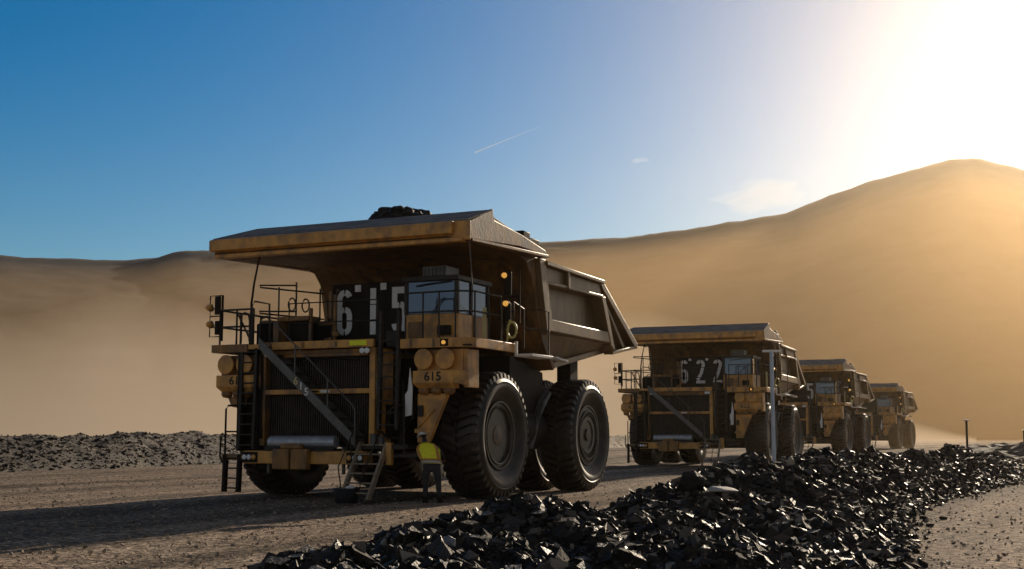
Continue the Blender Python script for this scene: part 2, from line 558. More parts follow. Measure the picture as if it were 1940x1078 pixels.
tag(o, 'loose glinting coal lumps covering the near windrow', 'coal lumps', kind='stuff')
o = scatter_on(X, Y, Z, 320, 0.12, 0.28, 2.0, 'coal_blocks', coalr, None, tilt=0.5, lift=0.15, flat=(0.6, 0.4), trim=0.08)
tag(o, 'larger black coal blocks sticking out of the windrow', 'coal blocks', kind='stuff')

fines = mat('coal_fines', (0.02, 0.016, 0.013), 0.8, spec=0.15)
vary_lumps(fines, [(0.0, (0.014, 0.011, 0.009)), (0.4, (0.035, 0.028, 0.022)), (0.7, (0.085, 0.068, 0.054)), (0.92, (0.17, 0.135, 0.105)), (1.0, (0.28, 0.22, 0.17))], 0.6, 0.95)
o = scatter_on(X, Y, Z, 70000, 0.012, 0.05, 2.0, 'coal_fines', fines, lambda P: np.clip(1.3 - (P[:, 1] - 8) / 30.0, 0.1, 1.0), tilt=0.4, lift=0.9, flat=(0.75, 0.6))
tag(o, 'dusty grey coal fines filling the gaps between the lumps', 'coal fines', kind='stuff')

# loose spill round the foot of the windrow
k_ = rng.integers(0, X.shape[0], 9000)
side_ = np.where(rng.uniform(0, 1, 9000) < 0.65, X.shape[1] - 1, 0)
off = np.abs(rng.normal(0, 0.35, 9000)) - 0.2
cx_ = X[k_, X.shape[1] // 2]; cy_ = Y[k_, X.shape[1] // 2]
ex_ = X[k_, side_] - cx_; ey_ = Y[k_, side_] - cy_; el_ = np.hypot(ex_, ey_)
P = np.stack([X[k_, side_] + ex_ / el_ * off, Y[k_, side_] + ey_ / el_ * off, np.full(9000, 0.0)], 1)
o = shard_mesh('coal_spill', P, 0.02 + 0.13 * rng.uniform(0, 1, 9000) ** 4, np.tile([0, 0, 1.0], (9000, 1)), rng.uniform(0, 6.28, 9000), coalr, 0.4, (0.7, 0.5))
tag(o, 'scattered coal fragments on the ground along the foot of the windrow', 'coal spill', kind='stuff')

# far left berm
left_pts = [(-46, 30, 1.25, 3.0, 3.5), (-36, 44, 1.5, 3.2, 4.0), (-28.5, 58, 1.66, 3.4, 4.2), (-25.5, 68, 1.75, 3.4, 4.2), (-22.5, 80, 1.82, 3.4, 4.2), (-18.5, 96, 1.85, 3.4, 4.0),
            (-10, 122, 1.8, 3.4, 4.0), (2, 150, 1.7, 3.4, 4.0), (20, 190, 1.5, 3.0, 3.6)]
o, X2, Y2, Z2 = berm('spoil_berm', left_pts, 0.4, 40, spoil, 0.13, 33, 0.10)
tag(o, 'dark gravelly spoil berm along the far left side of the haul road', 'spoil berm', kind='stuff')
o = scatter_on(X2, Y2, Z2, 26000, 0.05, 0.24, 3.5, 'spoil_rocks', spoilr, lambda P: np.clip(1.2 - (P[:, 1] - 40) / 70, 0.05, 1), tilt=0.5)
tag(o, 'rubble of dark stones on the far left berm', 'rubble', kind='stuff')

# brown mound at the far right
mound_pts = [(22.5, 71, 0.2, 2, 2), (26, 73.5, 0.95, 4, 4), (30, 77, 1.4, 6, 6), (36, 82, 1.6, 6, 6), (44, 88, 1.3, 6, 6), (53, 95, 0.3, 4, 4)]
o, X3, Y3, Z3 = berm('spoil_mound', mound_pts, 0.5, 40, spoil, 0.3, 44, 0.25)
tag(o, 'brown earth mound beyond the coal windrow at the right edge', 'earth mound', kind='stuff')

# loose gravel on the road and yard
n = 26000
d = 9 + 46 * rng.uniform(0, 1, n) ** 1.5
xx = d * rng.uniform(-0.46, 0.46, n)
P = np.stack([xx, d, np.full(n, -0.015)], 1)
o = shard_mesh('gravel', P, 0.010 + 0.05 * rng.uniform(0, 1, n) ** 6, np.tile([0, 0, 1.0], (n, 1)), rng.uniform(0, 6.28, n),
               mat('gravel_stones', (0.20, 0.15, 0.11), 0.8, col2=(0.45, 0.36, 0.27), scale=0.8, lo=0.35, hi=0.65, spec=0.2), 0.4, (0.75, 0.55))
tag(o, 'loose grey brown gravel stones strewn over the haul road', 'gravel', kind='stuff')

# single rocks that stand out
def rock(name, loc, dims, rz, m, label, seed, pts=22, tilt=(0, 0)):
    r_ = random.Random(seed)
    bm = bmesh.new()
    for k in range(pts):
        v = Vector((r_.gauss(0, 1), r_.gauss(0, 1), r_.gauss(0, 1))).normalized() * r_.uniform(0.82, 1.0)
        bm.verts.new((v.x * dims[0] / 2, v.y * dims[1] / 2, v.z * dims[2] / 2))
    res = bmesh.ops.convex_hull(bm, input=bm.verts)
    bmesh.ops.delete(bm, geom=[e for e in res['geom_interior'] if isinstance(e, bmesh.types.BMVert)], context='VERTS')
    bmesh.ops.recalc_face_normals(bm, faces=bm.faces)
    me = bpy.data.meshes.new(name)
    bm.to_mesh(me); bm.free()
    me.materials.append(m)
    o = bpy.data.objects.new(name, me)
    C.objects.link(o)
    o.location = loc
    o.rotation_euler = (tilt[0], tilt[1], rz)
    md = o.modifiers.new('bevel', 'BEVEL'); md.width = 0.012; md.segments = 1; md.limit_method = 'ANGLE'; md.angle_limit = R(25)
    return tag(o, label, 'rock')
rg = mat('grey_rock', (0.10, 0.095, 0.09), 0.6, col2=(0.06, 0.057, 0.055), scale=8, bump=0.5, bscale=20)
rp = mat('pale_rock', (0.42, 0.36, 0.27), 0.7, col2=(0.28, 0.23, 0.17), scale=9, bump=0.5, bscale=25)
rs_ = mat('pale_slab', (0.5, 0.45, 0.38), 0.5, col2=(0.4, 0.35, 0.28), scale=6, bump=0.2)
rk = mat('black_boulder', (0.014, 0.0125, 0.012), 0.7, col2=(0.025, 0.023, 0.022), scale=6, bump=0.8, bscale=14, spec=0.2)
rock('boulder', (-1.72, 11.55, 0.50), (0.46, 0.36, 0.30), 0.3, rg, 'flat faced grey boulder at the near end of the coal windrow', 3)
rock('rock', (-2.18, 11.25, 0.44), (0.17, 0.14, 0.17), 0.8, rp, 'small pale yellow rock beside the grey boulder', 5)
rock('boulder', (3.05, 21.9, 0.98), (0.62, 0.5, 0.50), 0.4, rk, 'rounded black boulder on the windrow crest behind the pale slab', 8, 22)
rock('slab', (3.55, 21.6, 0.86), (0.62, 0.42, 0.13), -0.2, rs_, 'flat pale stone slab lying on the coal beside a black boulder', 11, 18, (0.12, 0.1))
rock('rock', (6.4, 29.4, 1.14), (0.22, 0.2, 0.34), 0.2, rp, 'pale upright rock on the windrow crest near the white pole', 15)
rock('rock', (-0.7, 14.1, 0.58), (0.22, 0.16, 0.26), 0.5, mat('blue_grey_rock', (0.17, 0.19, 0.23), 0.4, col2=(0.1, 0.11, 0.13), scale=8, bump=0.3),
     'blue grey rock in a hollow of the coal windrow', 17)

# ------------------------------------------------------------------ marker poles
def tee_pole(name, x, y, z0, z1, r, label, cross, dark=False):
    t = empty(name, (x, y, z0), 0, label, 'pole', None)
    m = MB(); m.tube([(0, 0, 0), (0, 0, z1 - z0 - 0.02)], r, 12)
    m.build('post', DGR if dark else POLEM, t)
    m = MB(); m.tube([(-cross, 0, z1 - z0), (cross, 0, z1 - z0)], r * 0.6, 8)
    m.build('cross_bar', WHT, t)
    m = MB(); m.lathe([(0, r * 2.2), (0.05, r * 2.2)], (0, 0, 0), 'z', 12)
    m.build('base_plate', DGR, t)
    return t
POLEM = mat('pale_blue_pole', (0.66, 0.74, 0.84), 0.4, 0.0, col2=(0.52, 0.6, 0.7), scale=3)
tee_pole('marker_pole', 9.22, 45.0, 0.0, 4.72, 0.072, 'tall pale blue marker pole with a short crossbar behind the coal windrow', 0.32)
tee_pole('marker_pole', 20.75, 58.2, 0.4, 2.42, 0.05, 'thin brown marker post with white top on the far coal heap', 0.14, True)
tee_pole('marker_pole', 32.3, 80.5, 1.0, 2.05, 0.05, 'short white topped marker post at the right edge of the yard', 0.10, True)

# ------------------------------------------------------------------ haul truck
TRUCKS = 'haul trucks parked in line on the haul road'
truck = empty('haul_truck', (-3.804, 37.69, -0.035), -YAW, 'nearest huge yellow haul truck numbered 615 with coal heaped above its canopy', 'haul truck', TRUCKS)
T = truck

# --- wheels
def tyre_mb(xo, width, side, R0=1.8):
    """tyre whose outer face is at xo; side = +1 outer face towards +x"""
    h = width / 2
    c = (xo - side * h, 0, 0)
    p = [(-h + 0.16, 0.93), (-h + 0.05, 1.05), (-h, 1.28), (-h + 0.015, 1.50), (-h + 0.07, 1.62), (-h + 0.16, 1.66),
         (h - 0.16, 1.66), (h - 0.07, 1.62), (h - 0.03, 1.56), (h + 0.005, 1.51), (h - 0.014, 1.48), (h + 0.0, 1.41), (h - 0.035, 1.30), (h - 0.10, 1.18), (h - 0.17, 1.10), (h - 0.185, 1.05), (h - 0.21, 0.99), (h - 0.27, 0.93)]
    m = MB()
    m.lathe([(o * side, r) for o, r in p], c, 'x', 72)
    nl = 44
    for row in (-1, 1):
        for k in range(nl):
            a = 2 * PI * (k + (0.5 if row > 0 else 0)) / nl
            da = 2 * PI / nl * 0.29
            sk = 2 * PI / nl * 0.55
            def pt(o, r, t):
                return (c[0] + o, r * math.cos(t), r * math.sin(t))
            i0, i1, i2 = row * 0.03, row * (h - 0.20), row * (h - 0.05)
            m.hexa([pt(i0, 1.64, a - da + sk), pt(i0, 1.64, a + da + sk), pt(i0, 1.80, a + da * .85 + sk), pt(i0, 1.80, a - da * .85 + sk)],
                   [pt(i1, 1.64, a - da), pt(i1, 1.64, a + da), pt(i1, 1.80, a + da * .85), pt(i1, 1.80, a - da * .85)])
            m.hexa([pt(i1, 1.64, a - da), pt(i1, 1.64, a + da), pt(i1, 1.80, a + da * .85), pt(i1, 1.80, a - da * .85)],
                   [pt(i2, 1.58, a - da), pt(i2, 1.58, a + da), pt(i2 - row * 0.03, 1.745, a + da * .8), pt(i2 - row * 0.03, 1.745, a - da * .8)])
    return m

def wheel(cx, cy, side, width, rear=False):
    h = bpy.data.objects.new('wheel', None)
    C.objects.link(h); h.parent = T; h.location = (0, cy, 1.8)
    tyre_mb(cx, width, side).build('tyre', RUB, h, sharp=40)
    if rear:
        tyre_mb(cx - side * (width + 0.22), width, side).build('tyre', RUB, h, sharp=40)
    m = MB()
    if rear:
        pr = [(-0.26, 0.95), (-0.16, 0.97), (-0.16, 0.90), (-0.20, 0.88), (-0.18, 0.80), (-0.13, 0.79), (-0.13, 0.74), (-0.22, 0.72), (-0.22, 0.62), (-0.17, 0.60), (-0.17, 0.46), (-0.21, 0.43), (-0.21, 0.0)]
    else:
        pr = [(-0.26, 0.95), (-0.16, 0.97), (-0.16, 0.91), (-0.21, 0.89), (-0.21, 0.83), (-0.17, 0.82), (-0.18, 0.78), (-0.48, 0.70), (-0.52, 0.55), (-0.52, 0.0)]
    m.lathe([(cx + side * o, r) for o, r in pr], (0, 0, 0), 'x', 56)
    m.build('rim', RIMM, h, sharp=25)
    def bolt_ring(rad, n_, o0, o1, wd):
        mb = MB(); N_ = n_ * 4; vs = []; fs = []
        for k in range(N_):
            a = 2 * PI * k / N_
            o_ = o1 if (k % 4) < 2 else o0 + (o1 - o0) * 0.25
            for (oo, rr) in ((o0, rad - wd), (o_, rad - wd), (o_, rad + wd), (o0, rad + wd)):
                vs.append((cx + side * oo, rr * math.cos(a), rr * math.sin(a)))
        for k in range(N_):
            k2 = (k + 1) % N_
            for q in range(4):
                fs.append((k * 4 + q, k * 4 + (q + 1) % 4, k2 * 4 + (q + 1) % 4, k2 * 4 + q))
        mb.add(vs, fs)
        return mb.build('bolt_ring', RIMM, h, sharp=20)
    m = MB()
    if rear:
        bolt_ring(0.67, 30, -0.215, -0.15, 0.022)
        m.lathe([(cx - side * 0.205, 0.2), (cx - side * 0.15, 0.19), (cx - side * 0.14, 0.0)], (0, 0, 0), 'x', 24)
    else:
        bolt_ring(0.60, 20, -0.53, -0.48, 0.03)
        m.lathe([(cx - side * 0.54, 0.46), (cx - side * 0.34, 0.42), (cx - side * 0.30, 0.30), (cx - side * 0.24, 0.27), (cx - side * 0.22, 0.0)], (0, 0, 0), 'x', 28)
    m.build('hub', RIMM if rear else HUBM, h, sharp=25)
    return h
wheel(4.0, 0.0, 1, 1.28)
wheel(-4.0, 0.0, -1, 1.28)
wheel(4.28, 6.02, 1, 1.22, True)
wheel(-4.28, 6.02, -1, 1.22, True)

# --- chassis
m = MB()
for s in (-1, 1):
    m.box(s * 1.15 - 0.22, s * 1.15 + 0.22, -1.9, 8.2, 1.75, 2.65)
m.box(-2.5, 2.5, -0.35, 0.35, 1.45, 2.1)
m.box(-1.5, 1.5, -1.6, 1.6, 1.5, 2.4)
m.box(-1.3, 1.3, 1.6, 5.2, 1.3, 2.2)
m.lathe([(-1.75, 0.85), (1.75, 0.85)], (0, 6.02, 1.8), 'x', 24)
m.box(-1.9, 1.9, 7.2, 8.4, 2.0, 2.9)
m.box(-3.4, 3.4, 1.55, 1.9, 2.6, 4.15)
m.box(-2.2, 2.2, 1.95, 5.5, 2.3, 3.7)
m.build('chassis_frame', BLK, T, 0.02)
m = MB(); m.prism([(1.95, 2.3), (3.7, 2.3), (4.2, 3.0), (4.1, 3.75), (1.95, 4.1)], 'x', 2.25, 3.35)
m.build('fender', BLK, T, 0.02)
m = MB()
m.lathe([(-0.1, 0.0), (-0.08, 0.62), (1.85, 0.62), (1.87, 0.0)], (3.0, 2.05, 1.95), 'y', 28)
m.build('fuel_tank', BLK, T)
for s in (-1, 1):
    m = MB()
    m.tube([(s * 2.2, 3.0, 1.9), (s * 2.3, 4.4, 4.2)], 0.2, 14)
    m.tube([(s * 2.2, 2.6, 1.3), (s * 2.2, 3.3, 2.4)], 0.28, 14)
    m.build('hoist_cylinder', DGR, T)
m = MB()
m.tube([(3.45, 2.9, 1.4), (3.55, 3.05, 2.0), (3.6, 3.5, 2.7), (3.6, 4.0, 3.1)], 0.09, 10)
m.tube([(3.3, 2.9, 1.2), (3.4, 3.1, 2.0), (3.4, 3.7, 2.8), (3.4, 4.3, 3.2)], 0.06, 10)
m.build('exhaust_duct', GREY, T)
for bx_ in ((-1.0, 1.0, 8.3, 9.0, 3.0, 3.9), (-2.85, -2.35, 7.6, 8.3, 3.4, 4.5), (2.35, 2.85, 7.6, 8.3, 3.4, 4.5)):
    m = MB(); m.box(*bx_)
    m.build('body_support', BLK, T, 0.02)

# --- dump body
XB = 3.72
m = MB()
side = [(2.72, 7.08), (7.8, 7.02), (11.45, 5.06), (8.85, 4.62), (8.5, 4.95), (3.02, 4.95)]
for s in (-1, 1):
    m.prism(side, 'x', s * (XB - 0.27), s * (XB - 0.15))
    q0 = [(s * XB, 3.0, 4.93), (s * (XB + 0.06), 8.52, 4.93), (s * (XB - 0.25), 8.85, 4.6), (s * (XB - 0.35), 3.85, 3.78)]
    q1 = [(s * (XB - 0.12), 3.0, 4.93), (s * (XB - 0.06), 8.52, 4.93), (s * (XB - 0.37), 8.85, 4.6), (s * (XB - 0.47), 3.85, 3.78)]
    m.hexa(q0, q1)
m.prism([(3.85, 3.8), (8.85, 4.62), (11.45, 5.04), (11.45, 5.2), (8.8, 4.8), (3.8, 3.98)], 'x', -(XB - 0.14), XB - 0.14)
body = m.build('dump_body', STEEL, T, 0.015)
m = MB()
fw = [(1.1, 7.14), (1.75, 6.98), (2.2, 6.55), (2.45, 6.1), (2.6, 5.4), (3.02, 4.6), (3.82, 3.8), (4.0, 3.9), (3.2, 4.75), (2.85, 5.4), (2.78, 6.2), (2.72, 7.2)]
m.prism(fw, 'x', -3.7, 3.84)
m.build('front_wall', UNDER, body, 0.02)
for s in (-1, 1):
    # local helper: member in the yz plane, standing proud of the side sheet
    m = MB()
    m.prism([(2.42, 7.16), (2.86, 7.16), (3.46, 5.12), (3.02, 4.84)], 'x', s * (XB - 0.148), s * (XB + 0.28))
    m.build('front_post', STEEL, body, 0.02)
    m = MB()
    m.prism([(2.88, 7.12), (7.8, 7.06), (7.86, 6.94), (2.9, 6.99)], 'x', s * (XB - 0.148), s * (XB + 0.34))
    m.prism([(2.95, 6.98), (7.9, 6.93), (7.86, 6.56), (3.06, 6.52)], 'x', s * (XB - 0.148), s * (XB + 0.16))
    m.prism([(3.08, 6.52), (7.86, 6.56), (7.8, 6.46), (3.1, 6.42)], 'x', s * (XB - 0.148), s * (XB + 0.27))
    m.prism([(4.6, 6.99), (4.78, 6.99), (4.82, 6.44), (4.64, 6.44)], 'x', s * (XB - 0.148), s * (XB + 0.32))
    m.build('top_rail', STEEL, body, 0.02)
    m = MB()
    m.hexa([(s * (XB - 0.148), 3.12, 5.42), (s * (XB + 0.26), 3.12, 5.36), (s * (XB + 0.26), 3.0, 4.98), (s * (XB - 0.148), 3.0, 4.90)],
           [(s * (XB - 0.148), 8.5, 5.38), (s * (XB + 0.28), 8.5, 5.32), (s * (XB + 0.28), 8.5, 4.96), (s * (XB - 0.148), 8.5, 4.88)])
    m.build('sill_beam', STEEL, body, 0.03)
    m = MB()
    m.prism([(7.62, 6.5), (7.98, 6.5), (8.92, 4.68), (8.5, 4.86)], 'x', s * (XB - 0.148), s * (XB + 0.3))
    m.build('rear_post', STEEL, body, 0.02)
    m = MB()
    m.prism([(7.7, 7.05), (8.0, 7.04), (11.5, 5.10), (11.42, 4.94), (11.1, 5.02), (7.9, 6.8)], 'x', s * (XB - 0.148), s * (XB + 0.22))
    m.prism([(8.95, 4.70), (11.42, 5.06), (11.46, 4.94), (8.9, 4.58)], 'x', s * (XB - 0.146), s * (XB + 0.2))
    m.prism([(8.05, 6.6), (8.25, 6.6), (10.35, 4.94), (10.15, 4.88)], 'x', s * (XB - 0.148), s * (XB + 0.12))
    m.build('tail_gusset', STEEL, body, 0.02)

# --- canopy
m = MB()
m.prism([(-2.72, 7.02), (-2.72, 7.46), (-1.35, 7.92), (2.5, 7.36), (2.6, 7.22), (1.0, 7.14), (-2.2, 6.98)], 'x', -4.12, 4.12)
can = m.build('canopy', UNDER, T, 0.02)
m = MB()
m.prism([(-4.26, 7.30), (-4.26, 7.5), (4.26, 7.5), (4.26, 6.98), (3.95, 6.98), (3.6, 7.12), (-4.1, 7.12)], 'y', -2.80, -2.724)
m.prism([(-2.96, 7.16), (-2.96, 7.47), (-2.80, 7.52), (-2.80, 7.14)], 'x', -4.24, 3.78)
m.prism([(-2.86, 6.94), (-2.86, 7.05), (-2.72, 7.09), (-2.6, 6.94)], 'x', -4.1, 4.05)
m.build('fascia_beam', YEL, can, 0.02)
m = MB()
m.add([(-4.22, -2.8, 7.505), (4.22, -2.8, 7.505), (4.22, -1.32, 8.0), (-3.75, -1.32, 8.0), (-4.22, -2.8, 7.54), (4.22, -2.8, 7.54), (4.22, -1.30, 8.035), (-3.75, -1.30, 8.035)],
      [(0, 1, 2, 3), (4, 5, 6, 7), (0, 1, 5, 4), (1, 2, 6, 5), (2, 3, 7, 6), (3, 0, 4, 7)])
m.build('spill_plate', DUST, can)
for s in (-1, 1):
    m = MB()
    if s > 0:
        pts = [(-2.72, 7.02), (-2.72, 7.5), (-1.30, 8.05), (-1.22, 7.74), (0.6, 7.60), (2.35, 7.36), (2.5, 7.2), (0.5, 7.24), (-1.0, 7.14)]
    else:
        pts = [(-2.72, 7.0), (-2.72, 7.5), (-1.6, 7.86), (-1.2, 7.84), (1.2, 7.6), (2.62, 7.3), (2.62, 7.12), (1.2, 7.2), (-1.0, 7.2)]
    m.prism(pts, 'x', s * 4.125, s * 4.22)
    m.prism([(-2.6, 7.06), (2.55, 7.25), (2.55, 7.16), (-2.6, 6.97)], 'x', s * 3.95, s * 4.24)
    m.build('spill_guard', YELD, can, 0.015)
m = MB()
m.box(3.75, 4.15, 0.9, 1.4, 7.54, 7.78)
m.box(3.72, 4.1, 1.3, 2.2, 7.42, 7.66)
m.build('rock_roller', BLK, can, 0.04)

# --- decks
m = MB()
m.box(-2.86, 1.22, -2.5, 0.9, 4.24, 4.30)
m.box(-4.18, -2.9, -2.5, 0.6, 4.20, 4.40)
m.box(2.08, 4.12, -2.5, 0.6, 4.18, 4.22)
m.box(1.22, 2.08, -1.9, 0.6, 4.22, 4.28)
deck = m.build('deck', BLK, T, 0.01)
m = MB()
m.box(-2.52, 1.2, -2.62, -2.504, 4.22, 4.44)
m.box(-3.0, -2.52, -2.62, -2.504, 4.26, 4.40)
m.build('deck_edge', YEL, deck, 0.015)
m = MB(); m.box(-4.2, -3.02, -2.64, -2.504, 4.19, 4.42); m.box(-4.3, -4.184, -2.64, 0.6, 4.19, 4.42)
m.build('deck_edge', YELD, deck, 0.015)
m = MB(); m.box(2.06, 3.7, -2.64, -2.504, 4.14, 4.40)
m.hexa([(3.702, -2.64, 4.14), (3.702, -2.504, 4.14), (3.702, -2.504, 4.40), (3.702, -2.64, 4.40)], [(4.2, -2.3, 4.14), (4.1, -2.2, 4.14), (4.1, -2.2, 4.40), (4.2, -2.3, 4.40)])
m.box(4.1, 4.2, -2.28, 0.4, 4.14, 4.40)
m.build('deck_edge', YEL, deck, 0.015)
m = MB(); m.box(0.45, 1.0, -2.645, -2.622, 4.27, 4.41)
tagp = m.build('warning_tag', HIV, deck)
tagp['label'] = 'bright yellow green warning tag'
m = MB()
m.box(4.2, 4.75, 0.2, 1.7, 4.02, 4.10); m.box(4.2, 4.28, 0.15, 0.22, 4.02, 4.45); m.bar((4.75, 1.7, 4.06), (4.95, 2.1, 3.95), 0.3, 0.06)
m.build('side_step', WHT, deck, 0.01)

# --- radiator grille
m = MB(); m.box(-2.5, 1.0, -2.2, -1.3, 1.5, 4.20)
rad = m.build('radiator', BLK, T, 0.01)
m = MB()
for k in range(46):
    x = -2.44 + k * (3.4 / 45)
    m.box(x - 0.011, x + 0.011, -2.26, -2.205, 1.6, 2.93)
    m.box(x - 0.011, x + 0.011, -2.26, -2.205, 3.1, 3.98)
m.build('grille_bars', BARS, rad)
m = MB()
m.box(-2.5, 1.02, -2.44, -2.27, 2.95, 3.09)
m.build('cross_beam', YEL, rad, 0.015)
m = MB(); m.box(-2.0, 0.9, -2.40, -2.27, 4.0, 4.10); m.box(-2.5, 1.0, -2.38, -2.27, 4.10, 4.21)
m.build('cross_beam', YELD, rad, 0.015)
m = MB(); m.box(1.02, 1.2, -2.5, -1.5, 1.55, 4.215)
m.build('grille_post', YEL, rad, 0.015)
m = MB(); m.box(-2.66, -2.5, -2.44, -1.5, 1.5, 4.20)
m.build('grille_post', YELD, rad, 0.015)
m = MB(); m.lathe([(0, 0.07), (0.07, 0.075), (0.075, 0.05), (0.08, 0)], (0, 0, 0), 'y', 16)
for (x, z) in ((0.86, 4.12), (1.02 - 0.001, 4.12), (-2.32, 4.10), (-2.16, 4.09)):
    m = MB(); m.lathe([(0, 0.06), (-0.09, 0.08), (-0.10, 0.06), (-0.105, 0)], (x, -2.56, z), 'y', 16)
    m.build('work_lamp', LENS, rad)

# --- number panel behind the deck with big stencilled digits
m = MB(); m.box(-1.35, 1.62, -0.78, 0.3, 4.45, 6.25)
m.box(-2.5, -1.35, -0.6, 0.3, 4.45, 5.2)
npan = m.build('number_panel', BLK, T, 0.02)

def ribbon(mb, pts, wid, y, th=0.02):
    """flat stroke in the xz plane"""
    n_ = len(pts)
    L_ = []; R_ = []
    for i in range(n_):
        a = Vector(pts[max(i - 1, 0)]); b = Vector(pts[min(i + 1, n_ - 1)])
        dd = (b - a).normalized()
        nn = Vector((-dd.y, dd.x)) * wid / 2
        p = Vector(pts[i])
        L_.append(p + nn); R_.append(p - nn)
    vs = []
    for k in (y, y - th):
        vs += [(p.x, k, p.y) for p in L_] + [(p.x, k, p.y) for p in R_]
    fs = []
    o = 2 * n_
    for i in range(n_ - 1):
        fs.append((i, i + 1, n_ + i + 1, n_ + i))
        fs.append((o + i, o + n_ + i, o + n_ + i + 1, o + i + 1))
        fs.append((i, o + i, o + i + 1, i + 1))
        fs.append((n_ + i, n_ + i + 1, o + n_ + i + 1, o + n_ + i))
    fs.append((0, n_, o + n_, o)); fs.append((n_ - 1, o + n_ - 1, o + 2 * n_ - 1, 2 * n_ - 1))
    mb.add(vs, fs)

def arc(cx, cz, rx, rz, a0, a1, n_=12):
    return [(cx + rx * math.cos(R(a0 + (a1 - a0) * i / n_)), cz + rz * math.sin(R(a0 + (a1 - a0) * i / n_))) for i in range(n_ + 1)]

def digit(ch, x, z, w_, h_, y):
    """stencil digit, lower left at x, z"""
    mb = MB()
    st = w_ * 0.34
    rx = w_ / 2 - st / 2; cx = x + w_ / 2
    g = 7
    zb = z + st / 2; zt = z + h_ - st / 2
    zm = z + h_ * 0.56
    rz = rx * 1.15
    if ch == '6':
        ribbon(mb, arc(cx, zt - rz, rx, rz, 20, 90 - g), st, y)
        ribbon(mb, arc(cx, zt - rz, rx, rz, 90 + g, 180) + [(cx - rx, z + h_ * 0.3)] + arc(cx, zb + rz, rx, rz, 180, 270 - g), st, y)
        ribbon(mb, arc(cx, zm - rz, rx, rz, 90 - g, 0) + [(cx + rx, z + h_ * 0.3)] + arc(cx, zb + rz, rx, rz, 0, -90 + g), st, y)
        ribbon(mb, arc(cx, zm - rz, rx, rz, 90 + g, 150), st * 0.8, y + 0.004)
    elif ch == '5':
        mb.box(x, x + w_, y - 0.02, y, z + h_ * 0.86, z + h_)
        mb.box(x, x + st, y - 0.021, y - 0.001, z + h_ * 0.55, z + h_ * 0.86)
        ribbon(mb, arc(cx, z + h_ * 0.62 - rz, rx, rz, 90 - g, 0) + [(cx + rx, z + h_ * 0.3)] + arc(cx, zb + rz, rx, rz, 0, -90 + g), st, y)
        ribbon(mb, arc(cx, zb + rz, rx, rz, 180, 270 - g), st, y)
        ribbon(mb, arc(cx, z + h_ * 0.62 - rz, rx, rz, 90 + g, 140), st * 0.8, y + 0.004)
    elif ch == '1':
        mb.box(cx - st * 0.55, cx + st * 0.55, y - 0.02, y, z, z + h_ * 0.28)
        mb.box(cx - st * 0.55, cx + st * 0.55, y - 0.02, y, z + h_ * 0.31, z + h_ * 0.64)
        mb.box(cx - st * 0.55, cx + st * 0.55, y - 0.02, y, z + h_ * 0.66, z + h_)
    elif ch == '2':
        ribbon(mb, arc(cx, zt - rz, rx, rz, 165, 90 + g), st, y)
        ribbon(mb, arc(cx, zt - rz, rx, rz, 90 - g, -25) + [(cx + rx * 0.2, z + h_ * 0.42), (cx - rx * 0.8, z + h_ * 0.2), (cx - rx, z + st * 1.1)], st, y)
        mb.box(x, x + w_, y - 0.02, y, z, z + st * 0.95)
    return mb
for ch, x in (('6', -1.16), ('1', -0.18), ('5', 0.72)):
    dgo = digit(ch, x, 4.72, 0.52, 1.36, -0.785).build('digit', WHT, npan, sharp=20)
for k, (x, z) in enumerate(((-0.55, 6.0), (0.32, 6.02))):
    m = MB(); m.box(x, x + 0.2, -0.80, -0.782, z, z + 0.2); m.build('white_patch', WHT, npan)

# --- cab
m = MB()
m.box(1.62, 3.3, -1.62, 0.35, 4.28, 5.16)
cab = m.build('cab', YEL, T, 0.03)
m = MB()
for (x, y) in ((1.66, -1.58), (3.25, -1.58), (1.66, 0.3), (3.25, 0.3), (3.25, -0.75)):
    m.box(x - 0.06, x + 0.06, y - 0.06, y + 0.06, 5.162, 6.08)
m.box(1.56, 3.36, -1.72, 0.42, 6.08, 6.22)
m.box(1.7, 3.2, 0.2, 0.34, 5.16, 6.08)
m.build('cab_frame', DGR, cab, 0.02)
m = MB(); m.hexa([(1.72, -1.60, 5.17), (3.19, -1.60, 5.17), (3.19, -1.57, 5.17), (1.72, -1.57, 5.17)], [(1.72, -1.60, 6.075), (3.19, -1.60, 6.075), (3.19, -1.57, 6.075), (1.72, -1.57, 6.075)])
m.build('windshield', GLASS, cab)
m = MB(); m.box(3.24, 3.265, -1.51, -0.82, 5.17, 6.075); m.box(3.24, 3.265, -0.68, 0.23, 5.17, 6.075)
m.build('side_window', GLASS, cab)
m = MB(); m.box(2.0, 2.75, -1.3, -0.5, 6.225, 6.55)
for k in range(6):
    m.box(2.04 + k * 0.12, 2.10 + k * 0.12, -1.33, -1.302, 6.27, 6.5)
m.build('roof_air_unit', GREY, cab, 0.02)
m = MB(); m.tube([(2.0, -1.66, 5.95), (2.4, -1.66, 6.0), (3.1, -1.66, 6.05)], 0.02, 6); m.tube([(2.5, -1.66, 5.18), (2.9, -1.65, 5.6)], 0.015, 6)
m.build('wiper', BLK, cab)
m = MB(); m.box(1.75, 2.2, -1.66, -1.622, 4.5, 4.95)
m.build('access_panel', YELD, cab, 0.01)
m = MB(); m.box(2.72, 3.1, -1.75, -1.622, 4.55, 4.82)
m.build('vent_box', BLK, cab, 0.01)
m = MB(); m.box(3.302, 3.33, -0.7, 0.2, 4.4, 5.15)
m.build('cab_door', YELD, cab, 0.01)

# --- handrails
def rail(pts_list, r, name='handrail', m_=DGR, parent=None):
    mb = MB()
    for p in pts_list:
        mb.tube(p, r, 7)
    return mb.build(name, m_, parent or T)
z0 = 4.42
